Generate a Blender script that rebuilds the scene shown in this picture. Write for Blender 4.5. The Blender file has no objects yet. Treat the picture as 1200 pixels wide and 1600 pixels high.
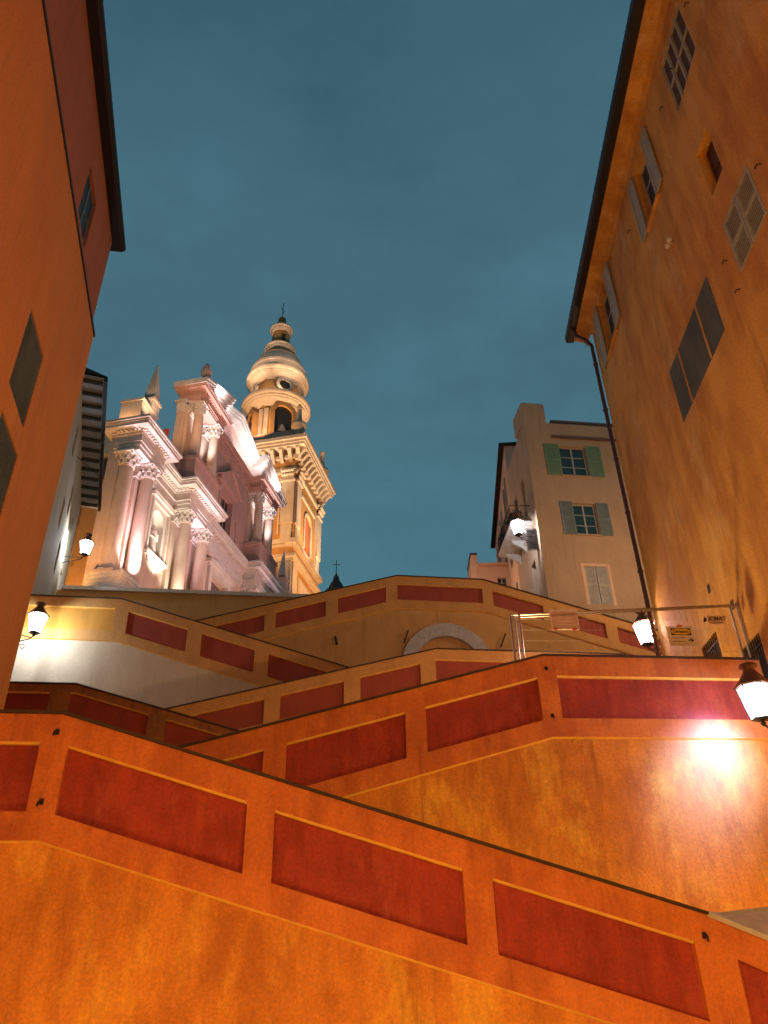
import bpy, bmesh, math, random
from mathutils import Vector, Matrix
random.seed(7)
PI = math.pi; R = math.radians
S = bpy.context.scene

# ------------------------------------------------------------------ camera
PITCH = R(31.35); ROLL = R(-1.3); FPX = 1200.0
_R0 = Vector((1, 0, 0)); CF = Vector((0, math.cos(PITCH), math.sin(PITCH))); _U0 = Vector((0, -math.sin(PITCH), math.cos(PITCH)))
CR = _R0*math.cos(ROLL) + _U0*math.sin(ROLL); CU = -_R0*math.sin(ROLL) + _U0*math.cos(ROLL)
cam_d = bpy.data.cameras.new("camera"); cam = bpy.data.objects.new("camera", cam_d); S.collection.objects.link(cam)
cam_d.sensor_fit = 'VERTICAL'; cam_d.sensor_height = 24; cam_d.lens = 18.0
cam_d.clip_start = .05; cam_d.clip_end = 3000
cam.matrix_world = Matrix(((CR.x, CU.x, -CF.x, 0), (CR.y, CU.y, -CF.y, 0), (CR.z, CU.z, -CF.z, 0), (0, 0, 0, 1)))
S.camera = cam
S.render.resolution_x = 768; S.render.resolution_y = 1024
S.view_settings.view_transform = 'Standard'; S.view_settings.look = 'None'
S.view_settings.exposure = 0; S.view_settings.gamma = 1
S.render.engine = 'CYCLES'
S.cycles.max_bounces = 5; S.cycles.diffuse_bounces = 3; S.cycles.glossy_bounces = 2; S.cycles.transparent_max_bounces = 8
S.cycles.sample_clamp_indirect = 4.0

# ------------------------------------------------------------------ dusk sky
W = bpy.data.worlds.new("World"); S.world = W; W.use_nodes = True
nt = W.node_tree; nt.nodes.clear()
wo = nt.nodes.new('ShaderNodeOutputWorld'); bg = nt.nodes.new('ShaderNodeBackground')
tc = nt.nodes.new('ShaderNodeTexCoord'); sx = nt.nodes.new('ShaderNodeSeparateXYZ')
rp = nt.nodes.new('ShaderNodeValToRGB'); nz = nt.nodes.new('ShaderNodeTexNoise'); mp = nt.nodes.new('ShaderNodeMapping')
nt.links.new(tc.outputs['Generated'], sx.inputs[0]); nt.links.new(sx.outputs['Z'], rp.inputs[0])
e = rp.color_ramp.elements; e[0].position = 0.0; e[0].color = (.06, .155, .20, 1); e[1].position = 1.0; e[1].color = (.022, .066, .092, 1)
for p_, c_ in ((.45, (.058, .152, .197, 1)), (.62, (.058, .143, .188, 1)), (.78, (.049, .121, .160, 1)), (.92, (.036, .096, .134, 1))):
    q = rp.color_ramp.elements.new(p_); q.color = c_
nt.links.new(tc.outputs['Generated'], mp.inputs[0]); mp.inputs['Scale'].default_value = (1.6, 1.6, 3.5)
nt.links.new(mp.outputs[0], nz.inputs[0]); nz.inputs['Scale'].default_value = 1.5; nz.inputs['Detail'].default_value = 9; nz.inputs['Roughness'].default_value = .6
mr = nt.nodes.new('ShaderNodeMapRange'); mr.inputs[1].default_value = .3; mr.inputs[2].default_value = .7; mr.inputs[3].default_value = .82; mr.inputs[4].default_value = 1.2
nt.links.new(nz.outputs[0], mr.inputs[0])
mx = nt.nodes.new('ShaderNodeVectorMath'); mx.operation = 'SCALE'
nt.links.new(rp.outputs[0], mx.inputs[0]); nt.links.new(mr.outputs[0], mx.inputs['Scale'])
nt.links.new(mx.outputs[0], bg.inputs[0]); nt.links.new(bg.outputs[0], wo.inputs[0]); bg.inputs[1].default_value = 1.13

# ------------------------------------------------------------------ layout helpers (survey of the place from the camera position)
def ray(x, y): return CF + CR*((x-600)/FPX) + CU*((800-y)/FPX)
class Fr:
    """a vertical frame: s along the wall, o outward, z up"""
    def __init__(f, P, d, n): f.P = Vector((P[0], P[1], 0)); f.d = Vector(d).normalized(); f.n = Vector(n).normalized()
    def w(f, s, o, z): v = f.P + f.d*s + f.n*o; return (v.x, v.y, z)
    def hit(f, x, y, off=0):
        r = ray(x, y); C = f.P + f.n*off; p = r*(C.dot(f.n)/r.dot(f.n)); return ((p-f.P).dot(f.d), p.z)
    def rect(f, q, off=0):      # near/far corners -> s0,s1,z0,z1 ; q = 4 pts: top-a, top-b, bottom-b, bottom-a
        h = [f.hit(x, y, off) for x, y in q]
        sa = (h[0][0]+h[3][0])/2; sb = (h[1][0]+h[2][0])/2; zt = (h[0][1]+h[1][1])/2; zb = (h[2][1]+h[3][1])/2
        return (min(sa, sb), max(sa, sb), zb, zt)
TH = R(8); AX = Vector((math.cos(TH), math.sin(TH), 0)); BX = Vector((-math.sin(TH), math.cos(TH), 0))
def stair_frame(D): return Fr(BX*D, AX, -BX)

# ------------------------------------------------------------------ mesh builder
class M:
    def __init__(m): m.v = []; m.f = []
    def quad(m, *p): i = len(m.v); m.v += [tuple(q) for q in p]; m.f.append(tuple(range(i, i+len(p))))
    def hexa(m, p):  # 8 pts: bottom 4 ccw, top 4
        i = len(m.v); m.v += [tuple(q) for q in p]
        for a in ((3, 2, 1, 0), (4, 5, 6, 7), (0, 1, 5, 4), (1, 2, 6, 5), (2, 3, 7, 6), (3, 0, 4, 7)): m.f.append(tuple(i+k for k in a))
    def box(m, F, s0, s1, o0, o1, z0, z1, dz=0):   # dz: extra z at the s1 end (sloping)
        m.hexa([F.w(s0, o1, z0), F.w(s1, o1, z0+dz), F.w(s1, o0, z0+dz), F.w(s0, o0, z0), F.w(s0, o1, z1), F.w(s1, o1, z1+dz), F.w(s1, o0, z1+dz), F.w(s0, o0, z1)])
    def prism(m, F, poly, o0, o1):   # poly in (s,z)
        n = len(poly); i = len(m.v)
        m.v += [F.w(s, o0, z) for s, z in poly] + [F.w(s, o1, z) for s, z in poly]
        m.f.append(tuple(range(i, i+n))[::-1]); m.f.append(tuple(range(i+n, i+2*n)))
        for k in range(n): a = i+k; b = i+(k+1) % n; m.f.append((a, b, b+n, a+n))
    def slab(m, F, poly, z0, z1):   # poly in (s,o)
        n = len(poly); i = len(m.v)
        m.v += [F.w(s, o, z0) for s, o in poly] + [F.w(s, o, z1) for s, o in poly]
        m.f.append(tuple(range(i, i+n))[::-1]); m.f.append(tuple(range(i+n, i+2*n)))
        for k in range(n): a = i+k; b = i+(k+1) % n; m.f.append((a, b, b+n, a+n))
    def lathe(m, c, prof, n=24, a0=0, zscale=1, arc=2*PI):
        i = len(m.v); full = abs(arc-2*PI) < 1e-6; cols = n if full else n+1
        for r, z in prof:
            for k in range(cols):
                a = a0 + arc*k/n; m.v.append((c[0]+r*math.cos(a), c[1]+r*math.sin(a), c[2]+z*zscale))
        for j in range(len(prof)-1):
            for k in range(n):
                k2 = (k+1) % cols; m.f.append((i+j*cols+k, i+j*cols+k2, i+(j+1)*cols+k2, i+(j+1)*cols+k))
        m.f.append(tuple(i+k for k in range(cols))[::-1]); m.f.append(tuple(i+(len(prof)-1)*cols+k for k in range(cols)))
    def tube(m, pts, r, n=8):
        pts = [Vector(p) for p in pts]; i = len(m.v); rr = r if isinstance(r, (list, tuple)) else [r]*len(pts)
        up = None
        for j, p in enumerate(pts):
            t = (pts[min(j+1, len(pts)-1)] - pts[max(j-1, 0)]).normalized()
            if up is None: up = Vector((0, 0, 1)) if abs(t.z) < .9 else Vector((1, 0, 0))
            a = t.cross(up).normalized(); b = a.cross(t).normalized(); up = b
            for k in range(n):
                g = 2*PI*k/n; q = p + a*math.cos(g)*rr[j] + b*math.sin(g)*rr[j]; m.v.append(tuple(q))
        for j in range(len(pts)-1):
            for k in range(n): k2 = (k+1) % n; m.f.append((i+j*n+k, i+j*n+k2, i+(j+1)*n+k2, i+(j+1)*n+k))
        m.f.append(tuple(i+k for k in range(n))[::-1]); e_ = i+(len(pts)-1)*n; m.f.append(tuple(e_+k for k in range(n)))
    def build(m, name, mat, parent=None, smooth=False, bevel=0, label=None):
        base = Vector(parent['_o']) if parent is not None else None
        if base is None:
            xs = [v[0] for v in m.v]; ys = [v[1] for v in m.v]; zs = [v[2] for v in m.v]
            base = Vector(((min(xs)+max(xs))/2, (min(ys)+max(ys))/2, min(zs)))
        me = bpy.data.meshes.new(name); me.from_pydata([tuple(Vector(v)-base) for v in m.v], [], m.f); me.update()
        b = bmesh.new(); b.from_mesh(me); bmesh.ops.recalc_face_normals(b, faces=b.faces); b.to_mesh(me); b.free()
        me.materials.append(mat); o = bpy.data.objects.new(name, me); S.collection.objects.link(o)
        if parent is not None: o.parent = parent; o['_o'] = list(base)
        else: o.location = base; o['_o'] = list(base)
        if smooth:
            for p in me.polygons: p.use_smooth = True
            md = o.modifiers.new('es', 'EDGE_SPLIT'); md.split_angle = R(35)
        if bevel:
            md = o.modifiers.new('bv', 'BEVEL'); md.width = bevel; md.segments = 2; md.limit_method = 'ANGLE'; md.angle_limit = R(40)
        if label: o['label'] = label
        return o
def thing(name, label, cat, loc, group=None):
    o = bpy.data.objects.new(name, None); S.collection.objects.link(o); o.location = loc; o.empty_display_size = .2
    o['_o'] = list(loc); o['label'] = label; o['category'] = cat
    if group: o['group'] = group
    return o
def tag(o, label, cat, group=None):
    o['label'] = label; o['category'] = cat
    if group: o['group'] = group
    return o
def struct(o): o['kind'] = 'structure'; return o
def holes_wall(m, F, s0, s1, z0, z1, holes, dep=.22, o=0):
    """a wall face at offset o with rectangular openings and their reveals"""
    ss = sorted(set([s0, s1]+[h[0] for h in holes]+[h[1] for h in holes])); zz = sorted(set([z0, z1]+[h[2] for h in holes]+[h[3] for h in holes]))
    for a, b in zip(ss, ss[1:]):
        for c, d in zip(zz, zz[1:]):
            sm, zm = (a+b)/2, (c+d)/2
            if any(h[0] < sm < h[1] and h[2] < zm < h[3] for h in holes): continue
            m.quad(F.w(a, o, c), F.w(b, o, c), F.w(b, o, d), F.w(a, o, d))
    for h in holes:
        a, b, c, d = h[:4]; q = o-dep
        m.quad(F.w(a, o, c), F.w(a, q, c), F.w(a, q, d), F.w(a, o, d)); m.quad(F.w(b, o, c), F.w(b, q, c), F.w(b, q, d), F.w(b, o, d))
        m.quad(F.w(a, o, c), F.w(b, o, c), F.w(b, q, c), F.w(a, q, c)); m.quad(F.w(a, o, d), F.w(b, o, d), F.w(b, q, d), F.w(a, q, d))

# ------------------------------------------------------------------ materials
def mat(name, cols, scale=1.5, streak=.35, rough=.85, bump=.15, fine=.35, metal=0, contrast=(.35, .65), stain=None, stain_amt=.5, drip=0, speck=0):
    """painted plaster / stone: mottled between cols[0] and cols[1], vertical streaks, fine grain bump, optional stains"""
    m = bpy.data.materials.new(name); m.use_nodes = True; t = m.node_tree; N = t.nodes; L = t.links
    b = N['Principled BSDF']; b.inputs['Roughness'].default_value = rough; b.inputs['Metallic'].default_value = metal
    tc = N.new('ShaderNodeTexCoord')
    def noise(sc, det, vec_scale=(1, 1, 1), ro=.6):
        mp = N.new('ShaderNodeMapping'); mp.inputs['Scale'].default_value = vec_scale
        n = N.new('ShaderNodeTexNoise'); n.inputs['Scale'].default_value = sc; n.inputs['Detail'].default_value = det; n.inputs['Roughness'].default_value = ro
        L.new(tc.outputs['Object'], mp.inputs[0]); L.new(mp.outputs[0], n.inputs[0]); return n
    n1 = noise(scale*.5, 6); n2 = noise(scale*2.2, 5, (1, 1, streak)); n3 = noise(38, 3)
    a1 = N.new('ShaderNodeMath'); a1.operation = 'ADD'; L.new(n1.outputs[0], a1.inputs[0]); L.new(n2.outputs[0], a1.inputs[1])
    a2 = N.new('ShaderNodeMath'); a2.operation = 'MULTIPLY_ADD'; L.new(n3.outputs[0], a2.inputs[0]); a2.inputs[1].default_value = fine; L.new(a1.outputs[0], a2.inputs[2])
    a3 = N.new('ShaderNodeMath'); a3.operation = 'DIVIDE'; L.new(a2.outputs[0], a3.inputs[0]); a3.inputs[1].default_value = 2+fine
    mr = N.new('ShaderNodeMapRange'); mr.inputs[1].default_value = contrast[0]+.03; mr.inputs[2].default_value = contrast[1]-.03; L.new(a3.outputs[0], mr.inputs[0])
    mix = N.new('ShaderNodeMix'); mix.data_type = 'RGBA'; L.new(mr.outputs[0], mix.inputs[0])
    mix.inputs[6].default_value = (*cols[0], 1); mix.inputs[7].default_value = (*cols[1], 1)
    out = mix.outputs[2]
    if stain:
        n4 = noise(scale*.9, 8, (1, 1, .45), .7); mr2 = N.new('ShaderNodeMapRange'); mr2.inputs[1].default_value = .53; mr2.inputs[2].default_value = .72; mr2.inputs[4].default_value = stain_amt
        L.new(n4.outputs[0], mr2.inputs[0]); mx2 = N.new('ShaderNodeMix'); mx2.data_type = 'RGBA'; L.new(mr2.outputs[0], mx2.inputs[0]); L.new(out, mx2.inputs[6]); mx2.inputs[7].default_value = (*stain, 1); out = mx2.outputs[2]
    if drip:
        n6 = noise(5.5, 4, (1, 1, .05), .7); n7 = noise(1.1, 3, (1, 1, .5)); ml = N.new('ShaderNodeMath'); ml.operation = 'MULTIPLY'
        mr3 = N.new('ShaderNodeMapRange'); mr3.inputs[1].default_value = .56; mr3.inputs[2].default_value = .74; L.new(n6.outputs[0], mr3.inputs[0])
        mr4 = N.new('ShaderNodeMapRange'); mr4.inputs[1].default_value = .42; mr4.inputs[2].default_value = .62; mr4.inputs[4].default_value = drip; L.new(n7.outputs[0], mr4.inputs[0])
        L.new(mr3.outputs[0], ml.inputs[0]); L.new(mr4.outputs[0], ml.inputs[1]); mx3 = N.new('ShaderNodeMix'); mx3.data_type = 'RGBA'; L.new(ml.outputs[0], mx3.inputs[0]); L.new(out, mx3.inputs[6]); mx3.inputs[7].default_value = (*(c*.35 for c in cols[0]), 1); out = mx3.outputs[2]
    if speck:
        n8 = noise(26, 2, (1, 1, 1), .8); mr5 = N.new('ShaderNodeMapRange'); mr5.inputs[1].default_value = .3; mr5.inputs[2].default_value = .7; mr5.inputs[3].default_value = 1-speck; mr5.inputs[4].default_value = 1+speck; L.new(n8.outputs[0], mr5.inputs[0])
        vm = N.new('ShaderNodeVectorMath'); vm.operation = 'SCALE'; L.new(out, vm.inputs[0]); L.new(mr5.outputs[0], vm.inputs['Scale']); out = vm.outputs[0]
    L.new(out, b.inputs['Base Color'])
    if bump:
        bp = N.new('ShaderNodeBump'); bp.inputs['Strength'].default_value = bump; bp.inputs['Distance'].default_value = .02
        n5 = noise(14, 8, (1, 1, 1), .65); L.new(n5.outputs[0], bp.inputs['Height']); L.new(bp.outputs[0], b.inputs['Normal'])
    return m
def plain(name, col, rough=.6, metal=0, bump=.08):
    return mat(name, (tuple(c*.82 for c in col), tuple(min(1, c*1.12) for c in col)), scale=4, rough=rough, metal=metal, bump=bump, streak=.6)
def glow(name, col, st, tr=0):
    m = bpy.data.materials.new(name); m.use_nodes = True; t = m.node_tree; t.nodes.clear(); o = t.nodes.new('ShaderNodeOutputMaterial')
    e = t.nodes.new('ShaderNodeEmission'); e.inputs[0].default_value = (*col, 1); e.inputs[1].default_value = st
    if tr:
        x = t.nodes.new('ShaderNodeMixShader'); tn = t.nodes.new('ShaderNodeBsdfTransparent'); x.inputs[0].default_value = 1-tr
        t.links.new(tn.outputs[0], x.inputs[1]); t.links.new(e.outputs[0], x.inputs[2]); t.links.new(x.outputs[0], o.inputs[0])
    else: t.links.new(e.outputs[0], o.inputs[0])
    return m
ORANGE = mat('orange_render', ((.42, .130, .020), (.64, .230, .030)), scale=1.5, stain=(.82, .44, .05), stain_amt=.85, drip=.5, speck=.16, bump=.35, contrast=(.40, .60))
BAND = mat('orange_band', ((.46, .115, .026), (.62, .180, .036)), scale=1.8, stain=(.26, .06, .02), stain_amt=.55, drip=.55, speck=.14, bump=.3, contrast=(.40, .60))
LITEDGE = plain('painted_lit_reveal', (.86, .46, .08), .8)  # light from below put into the colour of the downward edges
REDP = mat('red_panel', ((.22, .021, .014), (.38, .046, .024)), scale=2.6, bump=.35, streak=.22, stain=(.50, .12, .05), stain_amt=.4, drip=.35, speck=.16, contrast=(.36, .64))
STAINED = mat('stained_band', ((.20, .07, .02), (.34, .12, .03)), scale=2.6, stain=(.05, .025, .015), stain_amt=.95, drip=.9, speck=.15)
DREDP = mat('stained_red_panel', ((.20, .025, .012), (.30, .04, .016)), scale=2, stain=(.10, .02, .012), stain_amt=.6)
OCHRE = mat('ochre_render', ((.50, .26, .075), (.62, .33, .10)), scale=1.2, drip=.45, speck=.14, stain=(.40, .20, .06), stain_amt=.4)
OCHB = mat('ochre_band', ((.52, .25, .065), (.62, .30, .085)), scale=1.6, drip=.45, speck=.14, stain=(.25, .12, .04), stain_amt=.4)
OREDP = mat('dull_red_panel', ((.26, .045, .022), (.36, .065, .03)), scale=2, streak=.25)
OCHP = mat('ochre_panel', ((.50, .22, .03), (.66, .30, .04)), scale=2, streak=.25)
COPE = plain('dark_coping', (.05, .03, .022), .85)
STONE = plain('pale_stone', (.50, .46, .40), .85, bump=.2)
STEP = plain('step_stone', (.30, .26, .21), .9, bump=.3)
GROUND = plain('ground_paving', (.22, .19, .16), .9, bump=.3)
WALLR = mat('sandy_orange_render', ((.46, .185, .030), (.70, .335, .06)), scale=.7, streak=.3, stain=(.70, .46, .20), stain_amt=.8, contrast=(.40, .60), drip=.5, speck=.16, bump=.35)
WALLL = mat('terracotta_render', ((.50, .165, .024), (.62, .21, .03)), scale=.6, drip=.45, speck=.14, streak=.3, stain=(.40, .12, .02), stain_amt=.4)
WALLD = mat('deep_terracotta_render', ((.46, .10, .020), (.56, .13, .026)), scale=.6, drip=.4, speck=.12)
CREAMW = mat('cream_wall', ((.50, .38, .24), (.62, .48, .31)), scale=.8, drip=.4, speck=.12)
BEIGE = mat('beige_render', ((.42, .26, .15), (.50, .32, .19)), scale=.8, drip=.45, speck=.14, stain=(.34, .22, .15), stain_amt=.4)
PEACH = mat('peach_render', ((.66, .38, .25), (.78, .46, .31)), scale=.9)
GREYP = mat('grey_blind_panel', ((.045, .055, .06), (.11, .125, .13)), scale=1.1, streak=.4, drip=.4, speck=.15)
DARK = plain('dark_interior', (.02, .018, .015), .5)
TEALG = plain('window_glass', (.02, .05, .055), .15)
SHUT = plain('grey_shutter', (.36, .33, .27), .6)
BROWNP = plain('brown_panel', (.10, .04, .02), .7)
GREENS = plain('green_shutter', (.16, .27, .16), .6)
BLUES = plain('blue_grey_shutter', (.17, .20, .19), .6)
WHITEW = plain('painted_frame', (.42, .38, .33), .6)
GUT = plain('rusty_gutter', (.022, .013, .012), .6, .2)
PIPE = plain('dark_red_pipe', (.075, .028, .024), .5, .2)
IRON = plain('wrought_iron', (.035, .025, .02), .5, .5)
LROOF = plain('lantern_copper', (.16, .07, .035), .5, .4)
TILE = plain('roof_tile', (.14, .08, .06), .85, bump=.4)
RAFT = plain('grey_rafter', (.06, .065, .065), .8)
SOFB = plain('grey_boards', (.42, .43, .43), .8)
ZINC = plain('galvanised_tube', (.45, .38, .33), .35, .8)
CHURCH = mat('pale_church_render', ((0.505, 0.345, 0.253), (0.624, 0.455, 0.345)), scale=.9, drip=.5, speck=.08, stain=(.55, .38, .29), stain_amt=.3, bump=.25)
CTRIM = mat('white_church_stone', ((0.513, 0.422, 0.347), (0.662, 0.580, 0.497)), scale=1.8, drip=.6, speck=.08, bump=.25, stain=(.56, .45, .38), stain_amt=.35)
CROSE = mat('rose_church_render', ((0.436, 0.234, 0.177), (0.549, 0.323, 0.250)), scale=.9, drip=.5, speck=.08, bump=.25)
TOWO = mat('tower_ochre', ((0.360, 0.173, 0.050), (0.475, 0.245, 0.079)), scale=.7, stain=(.36, .16, .05), stain_amt=.7, drip=.6, speck=.1, bump=.25)
TOWC = mat('tower_cream', ((0.446, 0.353, 0.266), (0.576, 0.490, 0.396)), scale=1.2, stain=(.45, .30, .19), stain_amt=.6, drip=.6, speck=.1, bump=.25)
CAPB = plain('brown_dome_tiles', (.34, .19, .09), .7, bump=.3)
LATT = plain('brick_lattice', (.35, .09, .035), .8)
SIGNW = plain('sign_white', (.70, .55, .42), .6, bump=0)
SIGNO = plain('sign_faded', (.62, .38, .22), .6, bump=0)
SIGNY = plain('sign_yellow', (.75, .45, .03), .5, bump=0)
BLACK = plain('sign_black', (.012, .012, .012), .5, bump=0)
REDT = plain('red_tie', (.6, .04, .02), .5, bump=0)
SKYBLK = plain('far_dark_dome', (.02, .025, .03), .8)
LEAF = plain('balcony_leaves', (.05, .08, .05), .8)
GL_W = glow('lit_glass_cool', (1, .98, .95), 22, .5)
GL_P = glow('lit_glass_pink', (1, .80, .76), 22, .5)

# ------------------------------------------------------------------ lights
def lamp(name, loc, col, power, rad=.1, parent=None, spot=None, target=None, blend=.6):
    d = bpy.data.lights.new(name, 'SPOT' if spot else 'POINT'); d.color = col; d.energy = power; d.shadow_soft_size = rad
    o = bpy.data.objects.new(name, d); S.collection.objects.link(o); v = Vector(loc)
    if spot:
        d.spot_size = R(spot); d.spot_blend = blend; dr = (Vector(target)-v).normalized(); o.rotation_euler = dr.to_track_quat('-Z', 'Y').to_euler()
    if parent is not None: o.parent = parent; v = v - Vector(parent['_o'])
    o.location = v; return o
SOD = (1, .55, .13)
# added fills for the stairs, and sodium lamps of the lower street, standing low behind and beside the photographer
lamp('street_or_fill_light', (-3.0, 6.9, -1.45), SOD, 150, .12)
lamp('street_or_fill_light', (.4, 7.2, -1.45), SOD, 150, .12)
lamp('street_or_fill_light', (3.8, 7.6, -1.50), SOD, 130, .12)
lamp('street_or_fill_light', (-2.0, -4.0, 3.6), SOD, 1350, .3)
lamp('hidden_fill_light', (4.7, 11.9, .35), (1, .68, .11), 88, .1)  # unseen fills behind the parapet, added to brighten the second wall
lamp('hidden_fill_light', (7.0, 12.6, -.3), (1, .68, .11), 105, .1)
lamp('hidden_fill_light', (1.0, 11.6, 1.30), (1, .66, .11), 44, .1)
lamp('hidden_fill_light', (3.4, 15.6, 4.45), (1, .72, .32), 470, .15)  # added fill, hidden on the landing, for the right building's lower wall
lamp('hidden_fill_light', (-3.5, 15.2, 2.3), (1, .60, .20), 120, .15)
lamp('street_or_fill_light', (3.2, 41.0, 19.0), (1, .62, .36), 420, .2)
lamp('street_or_fill_light', (13.0, 27.0, 16.5), (1, .64, .34), 1150, .2)  # added fill out of view, warms the beige house front
lamp('street_or_fill_light', (4.0, -2.0, 3.6), SOD, 1000, .3)

# ------------------------------------------------------------------ ground and steps
m = M(); G = 1200
m.quad((-G, -G, -1.7), (G, -G, -1.7), (G, G, -1.7), (-G, G, -1.7)); struct(m.build('ground', GROUND))
FL = {  # distance, breakpoints of the parapet top (s,z), landing bounds, offsets a,b,c
 1: dict(D=10.0, pts=[(-5.7, 2.93), (-2.72, 2.93), (5.3, .60)], a=.37, b=1.155, c=1.50),
 2: dict(D=13.2, pts=[(-5.6, 2.93), (-3.1, 2.93), (4.80, 5.13), (9.15, 5.17)], a=.40, b=1.17, c=1.53),
 3: dict(D=19.0, pts=[(-10.0, 6.30), (-5.0, 6.30), (-.85, 5.17), (7.6, 5.17)], a=.22, b=.73, c=1.0),
 4: dict(D=22.5, pts=[(-10.0, 6.0), (-4.8, 6.40), (4.72, 8.87), (11, 8.86)], a=.36, b=1.08, c=1.45),
 5: dict(D=25.5, pts=[(-12.5, 11.6), (-5.76, 11.56), (3.6, 8.87), (11, 8.86)], a=.36, b=1.18, c=1.56),
 6: dict(D=29.0, pts=[(-13, 11.55), (-6.0, 11.6), (4.56, 14.68), (8.33, 14.66), (18, 11.95)], a=.40, b=1.10, c=1.50)}
def zt(i, s):
    p = FL[i]['pts']
    for (a, za), (b, zb) in zip(p, p[1:]):
        if a <= s <= b: return za+(zb-za)*(s-a)/(b-a)
    return p[0][1] if s < p[0][0] else p[-1][1]
Ds = {1: 13.2, 2: 19.0, 3: 22.5, 4: 25.5, 5: 29.0, 6: 34.0}
m = M()
for i in FL:
    F = stair_frame(FL[i]['D']); w = Ds[i]-FL[i]['D']; s0 = FL[i]['pts'][0][0]; s1 = FL[i]['pts'][-1][0]; s = s0
    while s < s1-.01:
        e_ = min(s+.48, s1); zz = zt(i, (s+e_)/2)-1.02; zz = round(zz/.14)*.14
        m.box(F, s, e_, -w+.02, -.40, zz-.5, zz); s = e_
struct(m.build('steps', STEP))
m = M(); F = stair_frame(0)      # the hill the stairs climb: terrace of the church square
m.box(F, -60, 80, -200, -34.4, -1.69, 14.9); struct(m.build('terrace', GROUND))

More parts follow.
